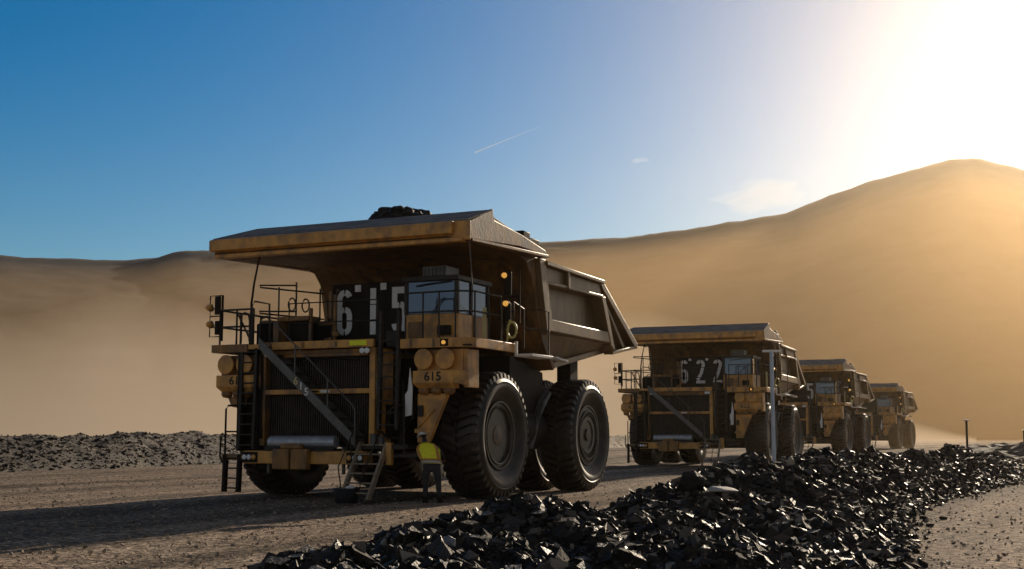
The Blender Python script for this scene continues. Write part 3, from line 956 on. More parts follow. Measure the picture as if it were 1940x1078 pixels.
# round the cab deck
P = []
for zt in (5.12, 5.66):
    P.append([(2.15, -2.5, zt), (3.7, -2.52, zt), (4.12, -2.2, zt), (4.14, -0.6, zt)])
for (x, y) in ((2.15, -2.5), (2.7, -2.51), (3.2, -2.52), (3.7, -2.52), (4.12, -2.2), (4.14, -1.4), (4.14, -0.6)):
    P.append([(x, y, z0 - 0.04), (x, y, 5.66)])
rail(P, 0.026)
# behind, along the left side of the cab
P = [[(4.16, 0.9, 4.3), (4.16, 0.9, 5.45), (4.5, 1.4, 5.45), (4.6, 1.7, 5.4), (4.6, 1.7, 4.1)], [(4.16, 0.9, 4.9), (4.6, 1.7, 4.85)], [(4.16, 0.2, 4.4), (4.16, 0.2, 5.6), (4.16, 0.9, 5.45)]]
rail(P, 0.022)
# main deck front rails
P = [[(-1.75, -2.4, 5.55), (1.2, -2.4, 5.55)], [(-1.75, -2.4, 4.98), (1.2, -2.4, 4.98)], [(1.2, -2.4, 4.4), (1.2, -2.4, 5.55)], [(-0.3, -2.4, 4.4), (-0.3, -2.4, 5.55)], [(-1.75, -2.4, 4.4), (-1.75, -2.4, 5.55)]]
rail(P, 0.018)
# left deck rails
P = []
for zt in (4.95, 5.45):
    P.append([(-2.95, -2.45, zt), (-4.15, -2.45, zt), (-4.2, -1.6, zt), (-4.2, 0.5, zt)])
for (x, y) in ((-2.95, -2.45), (-3.55, -2.45), (-4.15, -2.45), (-4.2, -1.4), (-4.2, -0.4), (-4.2, 0.5)):
    P.append([(x, y, 4.38), (x, y, 5.45)])
P.append([(-3.5, -2.45, 5.3), (-3.0, -2.45, 4.45)])
rail(P, 0.03)
# back left high cage
P = []
for zt in (5.55, 6.35):
    P.append([(-2.9, -0.4, zt), (-3.9, -0.9, zt), (-3.95, -0.8, zt - 0.05), (-2.4, 0.4, zt - 0.2)])
P += [[(-2.9, -0.4, 4.4), (-2.9, -0.4, 6.45)], [(-3.4, -0.6, 4.4), (-3.4, -0.6, 6.3)], [(-2.5, 0.3, 4.4), (-2.5, 0.3, 6.3)]]
rail(P, 0.026, 'cage_rail')
P = []
for (x, zc) in ((-2.95, 5.75), (-2.45, 5.7)):
    P.append([(x + 0.13 * math.cos(t), -0.55, zc + 0.2 * math.sin(t)) for t in np.linspace(0, 2 * PI, 15)])
rail(P, 0.025, 'cable_loop')
# long grab hoops in front of left deck
P = [[(-2.9, -2.6, 4.4), (-2.9, -2.62, 5.5), (-2.8, -2.62, 5.65), (-2.3, -2.6, 5.55), (-2.25, -2.6, 4.4)],
     [(-2.65, -2.55, 4.45), (-2.65, -2.55, 5.0), (-2.58, -2.55, 5.15), (-2.4, -2.55, 5.2), (-2.32, -2.55, 5.1)],
     [(-3.35, -2.5, 4.45), (-3.35, -2.5, 5.2), (-3.25, -2.5, 5.35), (-3.1, -2.5, 5.3), (-3.05, -2.5, 5.1), (-3.05, -2.5, 4.5)]]
rail(P, 0.03, 'grab_hoop')

# --- cabinets on the deck
m = MB(); m.box(-2.95, -2.4, -2.3, -1.3, 4.42, 5.02)
for k in range(9):
    m.box(-2.92 + k * 0.06, -2.895 + k * 0.06, -2.33, -2.302, 4.46, 4.98)
m.build('air_cleaner_box', BLK, T, 0.02)
m = MB()
m.box(-2.38, -2.18, -2.3, -1.6, 4.44, 5.08); m.box(-2.38, -1.3, -2.1, -1.5, 5.082, 5.22); m.box(-2.9, -2.45, -2.25, -1.4, 5.022, 5.12)
m.box(-1.36, -1.26, -2.0, -1.9, 4.44, 5.45)
m.build('cabinet_frame', YELD, T, 0.02)
m = MB(); m.box(-2.16, -1.4, -1.9, -1.5, 4.4, 5.06)
m.build('electrical_cabinet', BLK, T, 0.02)
m = MB(); m.box(-1.2, -1.1, -1.2, -1.1, 5.2, 6.0); m.box(-1.5, -0.9, -1.3, -1.2, 5.0, 5.08); m.bar((-0.95, -1.4, 4.75), (-0.7, -1.4, 4.70), 0.05, 0.12); m.bar((-1.2, -1.4, 4.55), (-0.95, -1.4, 4.58), 0.05, 0.1)
m.build('pipe_bracket', YELD, T, 0.01)

# --- mirrors and beacons
def mirror_frame(x, y, sx, zb, tall):
    h = bpy.data.objects.new('mirror_frame', None)
    C.objects.link(h); h.parent = T; h.location = (x, y, zb)
    mb = MB()
    mb.tube([(0, 0, 0), (0, 0, tall)], 0.035, 8)
    mb.tube([(0, 0, 0.1 * tall), (sx * 0.45, 0, 0.1 * tall), (sx * 0.45, 0, tall), (0, 0, tall)], 0.02, 7)
    mb.tube([(0, 0, tall * 0.55), (sx * 0.45, 0, tall * 0.55)], 0.02, 7)
    mb.tube([(0, 0, tall * 0.3), (sx * 0.3, 0, tall * 0.3)], 0.02, 7)
    mb.build('bracket', BLK, h)
    mb = MB(); mb.box(min(sx * 0.03, sx * 0.22), max(sx * 0.03, sx * 0.22), -0.1, -0.02, tall * 0.58, tall * 0.98)
    mb.build('mirror', BLK, h, 0.02)
    mb = MB(); mb.box(min(sx * 0.03, sx * 0.2), max(sx * 0.03, sx * 0.2), -0.1, -0.02, tall * 0.14, tall * 0.44)
    mb.build('mirror', BLK, h, 0.02)
    return h
def beacon(h, x, y, z, r=0.1, mm=None):
    mb = MB(); mb.lathe([(0.05, r * 1.1), (0, r * 1.15), (-0.06, r), (-0.1, r * 0.7), (-0.115, 0)], (x, y, z), 'y', 18)
    mb.build('beacon', mm or AMB, h)
    mb = MB(); mb.lathe([(0.052, r * 1.35), (0.1, r * 1.3)], (x, y, z), 'y', 18)
    mb.build('beacon_housing', BLK, h)
h = mirror_frame(-4.12, -2.4, -1, 4.55, 1.35)
beacon(h, -0.42, -0.08, 1.0, 0.085, AMBL); beacon(h, -0.40, -0.08, 0.5, 0.085, AMBL)
h = mirror_frame(4.2, -0.45, 1, 4.75, 1.65)
beacon(h, 0.02, -0.1, 1.52, 0.07); beacon(h, 0.06, -0.1, 0.72, 0.07)
m = MB()
m.tube([(4.45 + 0.14 * math.cos(t), -0.55, 4.72 + 0.22 * math.sin(t)) for t in np.linspace(0, 2 * PI, 20)], 0.035, 8)
m.tube([(4.33, -0.6, 4.4), (4.36, -0.6, 4.8), (4.42, -0.6, 5.0)], 0.03, 8)
m.build('coiled_hose', HOSE, T)
m = MB(); m.box(4.0, 4.09, -1.5, -1.42, 4.42, 5.28)
m.build('sunlit_post', mat('cream_and_sunlit_paint', (0.62, 0.5, 0.2), 0.4), T, 0.01)  # pale cream stands in for sunlight falling on this post

# --- antennas
m = MB(); m.tube([(-2.95, -2.6, 4.4), (-2.93, -2.6, 5.6), (-2.85, -2.6, 6.2), (-2.72, -2.6, 6.8), (-2.62, -2.6, 7.1)], 0.038, 8, 0.022)
m.build('whip_antenna', BLK, T)
m = MB(); m.tube([(4.15, -2.6, 7.0), (4.1, -2.3, 5.7)], 0.014, 6)
m.build('canopy_cable', GREY, T)

# --- ladders
def ladder(x0, x1, y0, z0_, y1, z1, step, m_, rail_w=0.09, name='ladder', ext=0.0, depth=0.14):
    mb = MB()
    for x in (x0, x1):
        mb.bar((x, y0, z0_), (x, y1, z1 + ext), rail_w, depth, (0, 1, 0) if abs(y1 - y0) < 0.3 else (0, 0, 1))
    n_ = int((z1 - z0_) / step)
    for k in range(n_ + 1):
        t = (k + 0.4) / (n_ + 0.8)
        z = z0_ + (z1 - z0_) * t; y = y0 + (y1 - y0) * t
        mb.box(x0 + rail_w / 2, x1 - rail_w / 2, y - 0.07, y + 0.07, z - 0.02, z + 0.02)
    return mb.build(name, m_, T, 0.006)
ladder(1.42, 1.98, -2.62, 1.95, -2.55, 4.5, 0.32, DGR, ext=0.7)
ladder(-3.22, -2.72, -2.62, 1.4, -2.55, 4.3, 0.32, DGR)
m = MB(); m.box(-3.36, -3.28, -2.6, -1.9, 1.35, 4.2); m.box(-3.26, -2.70, -2.3, -2.0, 1.4, 4.2)
m.build('ladder_shield', BLK, T, 0.01)
ladder(-3.72, -3.22, -2.62, 0.18, -2.58, 1.25, 0.3, BLK, 0.11)
m = MB()
m.tube([(-3.74, -2.6, 1.25), (-3.74, -2.6, 2.55), (-3.66, -2.6, 2.65), (-3.3, -2.6, 2.65)], 0.03, 8)
m.tube([(-3.74, -2.6, 1.9), (-3.3, -2.6, 1.9)], 0.025, 8)
m.tube([(-3.74, -2.62, 1.8), (-3.88, -2.62, 1.75), (-3.9, -2.62, 1.2), (-3.8, -2.62, 1.02), (-3.7, -2.62, 1.02)], 0.028, 8)
m.build('grab_hoop', BLK, T)
m = MB(); m.box(-3.85, -3.05, -2.62, -2.2, 1.1, 1.26)
m.build('step_platform', YELD, T, 0.015)

# --- diagonal stairway across the grille
def lerp(a, b, t):
    return tuple(a[i] + (b[i] - a[i]) * t for i in range(3))
A0 = (-2.45, -2.85, 4.42); A1 = (0.82, -2.85, 1.62)
m = MB()
m.bar(A0, A1, 0.06, 0.26, (0, 1, 0)) if False else m.hexa([(A0[0], -2.88, A0[2] - 0.16), (A0[0], -2.82, A0[2] - 0.16), (A0[0], -2.82, A0[2] + 0.16), (A0[0], -2.88, A0[2] + 0.16)],
                                                      [(A1[0], -2.88, A1[2] - 0.16), (A1[0], -2.82, A1[2] - 0.16), (A1[0], -2.82, A1[2] + 0.16), (A1[0], -2.88, A1[2] + 0.16)])
stw = m.build('stairway', GREY, T, 0.01)
m = MB(); m.hexa([(A0[0], -2.36, A0[2] - 0.16), (A0[0], -2.30, A0[2] - 0.16), (A0[0], -2.30, A0[2] + 0.16), (A0[0], -2.36, A0[2] + 0.16)],
                 [(A1[0], -2.36, A1[2] - 0.16), (A1[0], -2.30, A1[2] - 0.16), (A1[0], -2.30, A1[2] + 0.16), (A1[0], -2.36, A1[2] + 0.16)])
m.build('inner_stringer', DGR, stw, 0.01)
m = MB()
for k in range(11):
    t = (k + 0.5) / 11
    p = lerp(A0, A1, t)
    m.box(p[0] - 0.13, p[0] + 0.13, -2.818, -2.362, p[2] - 0.02, p[2] + 0.02)
m.build('stair_treads', DGR, stw)
rail([[(-1.95, -2.86, 4.98), (0.72, -2.86, 2.62), (0.80, -2.86, 2.45), (0.80, -2.86, 1.7)], [(-1.2, -2.86, 3.35), (-1.2, -2.86, 4.3)], [(-0.1, -2.86, 2.45), (-0.1, -2.86, 3.35)]], 0.022, 'stair_handrail', GREY, stw)
ang = math.atan2(A1[2] - A0[2], A1[0] - A0[0])
for k, (ch, t) in enumerate((('6', 0.40), ('1', 0.455), ('5', 0.51))):
    p = lerp(A0, A1, t)
    text_mesh('stringer_number', ch, 0.3, HIVW if False else (MATS['cream_and_sunlit_paint'] if k == 0 else WHT), stw, (p[0], -2.889, p[2]), (R(90), 0, 0))

# --- boarding stairs at the front
m = MB()
X0, X1 = 0.78, 1.62
T0 = (-2.45, 1.62); T1 = (-3.45, 0.10)
for x, mm in ((X1, YEL),):
    m.hexa([(x - 0.04, T0[0] - 0.12, T0[1]), (x + 0.04, T0[0] - 0.12, T0[1]), (x + 0.04, T0[0] + 0.08, T0[1]), (x - 0.04, T0[0] + 0.08, T0[1])],
           [(x - 0.04, T1[0] - 0.12, T1[1]), (x + 0.04, T1[0] - 0.12, T1[1]), (x + 0.04, T1[0] + 0.08, T1[1]), (x - 0.04, T1[0] + 0.08, T1[1])])
bst = m.build('boarding_stairs', TREAD, T, 0.01)
m = MB(); x = X0
m.hexa([(x - 0.04, T0[0] - 0.12, T0[1]), (x + 0.04, T0[0] - 0.12, T0[1]), (x + 0.04, T0[0] + 0.08, T0[1]), (x - 0.04, T0[0] + 0.08, T0[1])],
       [(x - 0.04, T1[0] - 0.12, T1[1]), (x + 0.04, T1[0] - 0.12, T1[1]), (x + 0.04, T1[0] + 0.08, T1[1]), (x - 0.04, T1[0] + 0.08, T1[1])])
m.build('stringer', TREAD, bst, 0.01)
m = MB()
for k in range(6):
    t = (k + 0.3) / 6
    y = T0[0] + (T1[0] - T0[0]) * t; z = T0[1] + (T1[1] - T0[1]) * t
    m.box(X0 + 0.042, X1 - 0.042, y - 0.13, y + 0.07, z - 0.025, z + 0.015)
m.build('stair_treads', TREAD, bst)
rail([[(X0, -2.45, 2.35), (X0 - 0.05, -2.95, 1.75), (X0 - 0.05, -3.55, 0.95), (X0, -3.42, 0.2)], [(X0 - 0.03, -2.9, 0.95), (X0 - 0.05, -2.98, 1.7)],
      [(X1 - 0.25, -2.5, 1.9), (X1 - 0.3, -3.3, 0.7), (X1 - 0.35, -3.4, 0.2)]], 0.02, 'stair_handrail', DGR, bst)
rail([[(0.72, -2.62, 1.6), (0.75, -2.62, 2.35), (0.85, -2.62, 2.6), (0.95, -2.62, 2.65)]], 0.025, 'grab_hoop')
rail([[(1.75, -2.66, 2.05), (1.8, -2.66, 2.5), (2.0, -2.66, 2.62), (2.2, -2.66, 2.6)], [(2.2, -2.6, 1.3), (2.2, -2.6, 2.6)]], 0.025, 'grab_hoop')
m = MB(); m.box(1.66, 1.82, -2.66, -2.5, 1.0, 1.6)
m.build('stair_post', YEL, T, 0.01)
m = MB(); m.box(0.9, 2.3, -2.6, -2.1, 1.42, 1.55); m.box(1.85, 2.6, -2.55, -2.2, 1.2, 1.3)
m.build('landing', DGR, T, 0.01)
m = MB(); m.lathe([(0, 0.1), (0.28, 0.1), (0.3, 0.05)], (1.15, -2.45, 1.551), 'z', 14); m.lathe([(0, 0.09), (0.22, 0.09)], (1.38, -2.42, 1.551), 'z', 14)
m.build('fire_bottle', GREY, T)

# --- bumper
m = MB()
m.box(-3.02, 0.98, -2.72, -2.2, 1.0, 1.36)
bum = m.build('bumper', YEL, T, 0.02)
m = MB()
m.box(-3.04, -2.5, -2.735, -2.722, 1.03, 1.33)
m.build('lamp_panel', BLK, bum)
m = MB(); m.box(0.46, 1.0, -2.735, -2.722, 1.03, 1.33)
m.build('lamp_panel', BLK, bum)
for (x, mm) in ((-2.94, LENS), (-2.78, LENS), (-2.62, AMBL), (0.56, AMBL), (0.74, LENS), (0.91, LENS)):
    m = MB(); m.lathe([(0, 0.066), (-0.03, 0.072), (-0.045, 0.055), (-0.055, 0)], (x, -2.736, 1.18), 'y', 18)
    m.build('headlight', mm, bum)
m = MB()
m.box(-1.85, -1.30, -2.95, -2.722, 0.85, 1.42); m.box(-1.24, -0.70, -2.95, -2.722, 0.85, 1.42); m.box(-1.62, -0.95, -2.9, -2.4, 1.422, 1.56)
m.build('tow_bracket', YELD, bum, 0.03)
m = MB(); m.lathe([(-2.24, 0.0), (-2.22, 0.16), (-2.18, 0.185), (-0.04, 0.185), (0.0, 0.16), (0.02, 0.0)], (0, -2.52, 1.60), 'x', 24)
m.build('air_tank', SILV, T)
m = MB(); m.box(-2.26, 0.04, -2.75, -2.28, 1.36, 1.43); m.box(-2.26, 0.04, -2.74, -2.70, 1.43, 1.50)
m.build('tank_cradle', DGR, T, 0.01)
m = MB()
m.box(-2.33, -2.27, -2.5, -2.4, 0.72, 1.0)
m.build('mud_flap_hanger', GREY, T)
m = MB(); m.box(0.17, 0.23, -2.5, -2.4, 0.72, 1.0)
m.build('mud_flap_hanger', GREY, T)

# --- light pods either side
def pod(x0, mirror):
    h = bpy.data.objects.new('light_pod', None)
    C.objects.link(h); h.parent = T; h.location = (x0, -2.5, 2.95)
    W_ = 1.42
    mb = MB()
    mb.box(0, W_ - 0.02, 0.12, 0.75, 0.25, 1.16)
    if not mirror:
        mb.box(W_ - 0.018, W_ + 0.1, 0.15, 0.85, 0.12, 1.16)
    mb.build('pod_box', YELD if mirror else YEL, h, 0.02)
    for cx_ in (0.28, 0.94):
        mb = MB(); mb.lathe([(0.12, 0.22), (0.02, 0.27), (-0.05, 0.285), (-0.07, 0.27), (-0.085, 0.0)], (cx_, 0, 0.89), 'y', 28)
        mb.build('lamp_cover', YEL, h, sharp=40)
    mb = MB(); mb.box(-0.04, W_ - 0.22, -0.06, 0.116, 0.24, 0.58)
    mb.hexa([(W_ - 0.218, -0.06, 0.24), (W_ - 0.218, 0.116, 0.24), (W_ - 0.218, 0.116, 0.58), (W_ - 0.218, -0.06, 0.58)], [(W_ + 0.14, 0.14, 0.16), (W_ + 0.14, 0.24, 0.16), (W_ + 0.14, 0.24, 0.58), (W_ + 0.14, 0.14, 0.58)])
    mb.hexa([(-0.04, -0.06, 0.238), (W_ - 0.22, -0.06, 0.238), (W_ - 0.22, 0.3, 0.238), (-0.04, 0.3, 0.238)], [(0.08, 0.05, 0.10), (W_ - 0.22, 0.05, 0.10), (W_ - 0.22, 0.3, 0.10), (0.08, 0.3, 0.10)])
    pl = mb.build('number_plate', YEL, h, 0.015)
    for cx_ in (0.22, 0.60, 0.98):
        mb = MB(); mb.lathe([(0.10, 0.16), (0.02, 0.17), (-0.06, 0.11), (-0.08, 0.0)], (cx_, 0.14, 0.0), 'z', 20)
        mb.build('lower_lamp', YELD, h)
    return h, W_
pods = []
for x0, mir in ((2.46, False), (-4.12, True)):
    h, W_ = pod(x0, mir)
    tx = text_mesh('number', '615', 0.34, BTXT, h, ((W_ - 0.26) / 2 + (0.0 if not mir else 0.12), -0.064, 0.41), (R(90), 0, 0), sx=1.05)
    pods.append(tx)
m = MB()
m.prism([(2.46, 2.92), (3.4, 2.92), (2.82, 1.6), (2.46, 1.6)], 'y', -2.35, -2.2)
m.build('pod_strut', YEL, T, 0.02)
m = MB(); m.bar((3.38, -2.38, 2.92), (2.82, -2.38, 1.6), 0.06, 0.09, (0, 1, 0)); m.bar((2.5, -2.38, 2.0), (3.0, -2.38, 2.5), 0.04, 0.06, (0, 1, 0)); m.box(2.4, 3.0, -2.4, -2.36, 1.86, 1.97)
m.build('strut_rib', YEL, T, 0.01)
m = MB(); m.prism([(-3.9, 2.92), (-3.2, 2.92), (-3.3, 2.55), (-3.75, 2.62)], 'y', -2.35, -2.2)
m.build('pod_strut', YELD, T, 0.02)
m = MB(); m.prism([(2.14, 2.3), (2.36, 2.34), (2.38, 3.1), (2.30, 3.62), (2.24, 3.0), (2.16, 2.9)], 'y', -2.5, -2.46)
m.build('white_flap', WHT, T)
m = MB(); m.tube([(2.1, -2.5, 3.3), (2.12, -2.52, 2.6), (2.05, -2.5, 2.0), (2.1, -2.5, 1.5)], 0.05, 8); m.box(2.04, 2.16, -2.6, -2.5, 1.52, 1.72)
m.build('hydraulic_hose', BLK, T)

# --- hoses, cables, boxes and brackets on the front
hw = [([(-2.62, -2.46, 4.1), (-2.58, -2.5, 3.4), (-2.62, -2.48, 2.6), (-2.56, -2.5, 1.7)], 0.035), ([(1.24, -2.4, 4.2), (1.28, -2.45, 3.3), (1.24, -2.42, 2.4), (1.3, -2.4, 1.7)], 0.03),
      ([(1.3, -2.3, 1.9), (1.6, -2.45, 1.72), (2.0, -2.45, 1.75), (2.3, -2.35, 2.2), (2.4, -2.3, 2.9)], 0.04),
      ([(-2.1, -2.3, 4.05), (-1.2, -2.36, 3.9), (-0.4, -2.34, 3.96), (0.6, -2.34, 3.88)], 0.022),
      ([(2.1, -2.5, 4.1), (2.3, -2.52, 3.95), (2.45, -2.48, 3.98)], 0.03), ([(3.2, -2.2, 2.9), (3.3, -2.0, 2.4), (3.2, -1.6, 1.9), (2.8, -0.8, 1.7)], 0.045),
      ([(-1.4, -0.9, 5.3), (-1.3, -1.0, 5.0), (-1.0, -1.1, 4.5)], 0.03), ([(0.3, -0.85, 4.6), (0.6, -1.0, 4.45), (1.2, -1.0, 4.5)], 0.03)]
for pts_, r_ in hw:
    m = MB(); m.tube(pts_, r_, 7); m.build('hose', BLK, T)
m = MB(); m.box(1.28, 1.36, -2.56, -2.44, 2.9, 3.3); m.build('junction_box', GREY, T, 0.01)
m = MB(); m.box(2.5, 2.66, -2.42, -2.36, 2.3, 2.6); m.build('junction_box', DGR, T, 0.01)
m = MB(); m.box(-0.6, -0.3, -2.47, -2.445, 2.98, 3.06); m.build('nameplate', WHT, T)
for x_ in (-2.2, -1.1, 0.0, 0.75):
    m = MB(); m.box(x_ - 0.04, x_ + 0.04, -2.64, -2.625, 4.25, 4.41); m.build('edge_bracket', YELD, T)
for x_ in (2.4, 3.1):
    m = MB(); m.box(x_ - 0.03, x_ + 0.03, -2.66, -2.645, 4.16, 4.38); m.build('edge_bracket', YELD, T)
m = MB(); m.lathe([(0, 0.05), (-0.05, 0.055), (-0.07, 0.03), (-0.075, 0)], (3.42, -2.646, 4.27), 'y', 16); m.build('marker_lamp', AMB, T)
m = MB(); m.box(3.30, 3.55, -2.645, -2.641, 4.17, 4.37); m.build('lamp_plate', BLK, T)
m = MB(); m.tube([(-1.0, -1.15, 4.3), (-1.0, -1.15, 5.9), (-0.9, -1.15, 6.05)], 0.06, 10); m.build('breather_pipe', YELD, T)
m = MB(); m.box(0.95, 1.35, -1.5, -0.9, 4.29, 4.75); m.build('tool_box', DGR, T, 0.02)
m = MB(); m.box(-2.3, -1.5, -2.45, -2.15, 4.305, 4.4); m.build('battery_tray', BLK, T, 0.01)

# --- trucks 2, 3 and 4: copies of the thing and all its parts
def copy_tree(o, parent=None, swap=None):
    c = o.copy()
    C.objects.link(c)
    c.parent = parent
    for ch in list(o.children):
        if swap and ch in swap:
            continue
        copy_tree(ch, c, swap)
    return c
digits = [c for c in npan.children if c.name.startswith('digit')]
stn = [c for c in stw.children if c.name.startswith('stringer_number')]
patch = [c for c in npan.children if c.name.startswith('white_patch')]
skip = set(digits + pods + stn + patch + [tagp])
others = [((11.09, 73.9, -0.03), 23.0, 'second haul truck in the line numbered 622 behind the white pole', ['6', '2', '2'], '622'),
          ((24.65, 108.5, -0.03), 27.0, 'third haul truck in the line with a white 5 showing past the second truck', [None, None, '5'], None),
          ((44.35, 159.0, -0.03), 29.0, 'farthest haul truck at the end of the line fading into dust', None, None)]
for loc, yw, lab, dg_, num in others:
    c = copy_tree(truck, None, skip)
    c.location = loc
    c.rotation_euler = (0, 0, -R(yw))
    c['label'] = lab
    kids = {k.name.split('.')[0]: k for k in c.children}
    if dg_:
        for ch, x in zip(dg_, (-1.0, 0.0, 1.0) if num else (-1.16, -0.18, 0.9)):
            if ch:
                digit(ch, x - 0.16, 4.72, 0.52, 1.36, -0.785).build('digit', WHT, kids['number_panel'], sharp=20)
        if num:
            for k in range(3):
                m = MB(); x = -0.6 + k * 1.0
                m.box(x, x + 0.16, -0.80, -0.782, 6.03, 6.16); m.build('white_patch', WHT, kids['number_panel'])
    if num:
        for k in c.children:
            if k.name.startswith('light_pod'):
                left = k.location.x < 0
                text_mesh('number', num, 0.34, BTXT, k, (0.58 + (0.12 if left else 0), -0.064, 0.41), (R(90), 0, 0), sx=1.05)

# --- coal heaped in the nearest truck's body
def heap(parent_obj, lx, ly, lz, rx, ry, hh, label):
    bm = bmesh.new()
    bmesh.ops.create_icosphere(bm, subdivisions=5, radius=1)
    for v in bm.verts:
        d_ = v.co.copy()
        r_ = 1 + 0.16 * noise.fractal(d_ * 3.0, 0.9, 2.0, 5) + 0.05 * noise.noise(d_ * 14)
        v.co = Vector((d_.x * rx * r_, d_.y * ry * r_, d_.z * hh * r_))
    me = bpy.data.meshes.new('coal_heap')
    bm.to_mesh(me); bm.free()
    me.materials.append(coal)
    o = bpy.data.objects.new('coal_heap', me)
    C.objects.link(o)
    o.location = parent_obj.matrix_basis @ Vector((lx, ly, lz))
    o.rotation_euler = parent_obj.rotation_euler
    return tag(o, label, 'coal heap')
heap(truck, 0.1, 0.9, 8.1, 1.05, 1.2, 0.62, 'black coal heap showing above the canopy of the nearest truck')

# ------------------------------------------------------------------ tub by the boarding stairs
m = MB()
m.lathe([(0, 0.0), (0.0, 0.27), (0.06, 0.31), (0.34, 0.33), (0.37, 0.36), (0.40, 0.35), (0.40, 0.31), (0.3, 0.29), (0.28, 0.0)], (0, 0, 0), 'z', 28)
tub = m.build('rubber_tub', mat('black_rubber_tub', (0.02, 0.021, 0.024), 0.4), None)
tub.location = (-4.42, 34.2, -0.03)
tag(tub, 'black rubber tub on the ground at the foot of the boarding stairs', 'tub')
m = MB(); m.lathe([(0.30, 0.0), (0.33, 0.12), (0.42, 0.13), (0.46, 0.06), (0.47, 0)], (0.1, 0.0, 0), 'z', 14)
m.build('tub_white_piece', WHT, tub)  # small white form set inside the tub

# ------------------------------------------------------------------ worker
def skin(name, verts, edges, radii, material, parent, sub=2, root=0):
    me = bpy.data.meshes.new(name)
    me.from_pydata(verts, edges, [])
    o = bpy.data.objects.new(name, me)
    C.objects.link(o)
    o.parent = parent
    sk = o.modifiers.new('skin', 'SKIN')
    sk.use_smooth_shade = True
    for i, r_ in enumerate(radii):
        me.skin_vertices[0].data[i].radius = (r_[0], r_[1]) if isinstance(r_, tuple) else (r_, r_)
        me.skin_vertices[0].data[i].use_root = (i == root)
    ss = o.modifiers.new('sub', 'SUBSURF'); ss.levels = sub; ss.render_levels = sub
    me.materials.append(material)
    return o
TROU = mat('dark_trousers', (0.045, 0.042, 0.044), 0.85, col2=(0.03, 0.028, 0.03), scale=9, bump=0.4, bscale=18)
SHIRT = mat('dark_shirt', (0.035, 0.03, 0.03), 0.85)
SKIN = mat('skin', (0.38, 0.22, 0.15), 0.55)
VEST = mat('hi_vis_vest', (1.0, 0.92, 0.03), 0.7, col2=(0.85, 0.76, 0.03), scale=10, bump=0.4, bscale=14)
TRIM = mat('orange_vest_trim', (0.55, 0.27, 0.06), 0.7)
REFL = mat('silver_reflective_tape', (0.55, 0.52, 0.46), 0.35, 0.2)
person = empty('person', (-2.14, 34.15, -0.025), R(-4), 'worker in yellow green vest and white helmet stooping beside the front wheel', 'person')
person.scale = (1.18, 1.12, 1.0)
# local frame: +y away from the camera (worker faces the wheel), x right
V = [(0.0, 0.0, 0.95),                                  # 0 pelvis
     (-0.04, 0.05, 1.14), (-0.10, 0.13, 1.36), (-0.15, 0.20, 1.52),     # spine, chest, neck base
     (-0.18, 0.25, 1.62), (-0.205, 0.29, 1.72), (-0.215, 0.31, 1.80),  # neck, head, crown
     (-0.13, 0.0, 0.90), (-0.145, 0.02, 0.50), (-0.14, -0.02, 0.10), (-0.15, 0.12, 0.05),   # left leg
     (0.12, 0.0, 0.90), (0.15, 0.03, 0.50), (0.18, -0.01, 0.10), (0.20, 0.13, 0.05),        # right leg
     (-0.33, 0.20, 1.44), (-0.40, 0.33, 1.18), (-0.36, 0.55, 1.08),     # left arm
     (0.10, 0.20, 1.46), (0.22, 0.30, 1.20), (0.20, 0.52, 1.12)]        # right arm
E_ = [(0, 1), (1, 2), (2, 3), (3, 4), (4, 5), (5, 6), (0, 7), (7, 8), (8, 9), (9, 10), (0, 11), (11, 12), (12, 13), (13, 14),
      (2, 15), (15, 16), (16, 17), (2, 18), (18, 19), (19, 20)]
RD = [(0.17, 0.13), (0.16, 0.12), (0.19, 0.13), (0.10, 0.09), 0.06, (0.085, 0.10), (0.07, 0.08), (0.10, 0.105), 0.072, 0.055, (0.05, 0.04), (0.10, 0.105), 0.072, 0.055, (0.05, 0.04),
      0.068, 0.052, 0.036, 0.068, 0.052, 0.036]
bodyp = skin('body', V, E_, RD, TROU, person)
# hands with five fingers each
def hand(px, py, pz, sgn, name='hand'):
    vs = [(px, py, pz), (px, py + 0.07, pz - 0.01)]
    es = [(0, 1)]
    rd = [(0.03, 0.02), (0.04, 0.018)]
    for k, (dx, ln_) in enumerate(((-0.032, 0.065), (-0.011, 0.078), (0.011, 0.073), (0.032, 0.056))):
        b0 = len(vs)
        vs += [(px + dx, py + 0.09, pz - 0.012), (px + dx, py + 0.09 + ln_ * 0.55, pz - 0.02), (px + dx, py + 0.09 + ln_ * 0.85, pz - 0.05)]
        es += [(1, b0), (b0, b0 + 1), (b0 + 1, b0 + 2)]
        rd += [0.011, 0.0095, 0.008]
    b0 = len(vs)
    vs += [(px + sgn * 0.045, py + 0.04, pz + 0.0), (px + sgn * 0.065, py + 0.085, pz - 0.01)]
    es += [(0, b0), (b0, b0 + 1)]
    rd += [0.013, 0.009]
    return skin(name, vs, es, rd, SKIN, person, 1)
hand(-0.36, 0.58, 1.075, 1)
hand(0.20, 0.55, 1.115, -1)
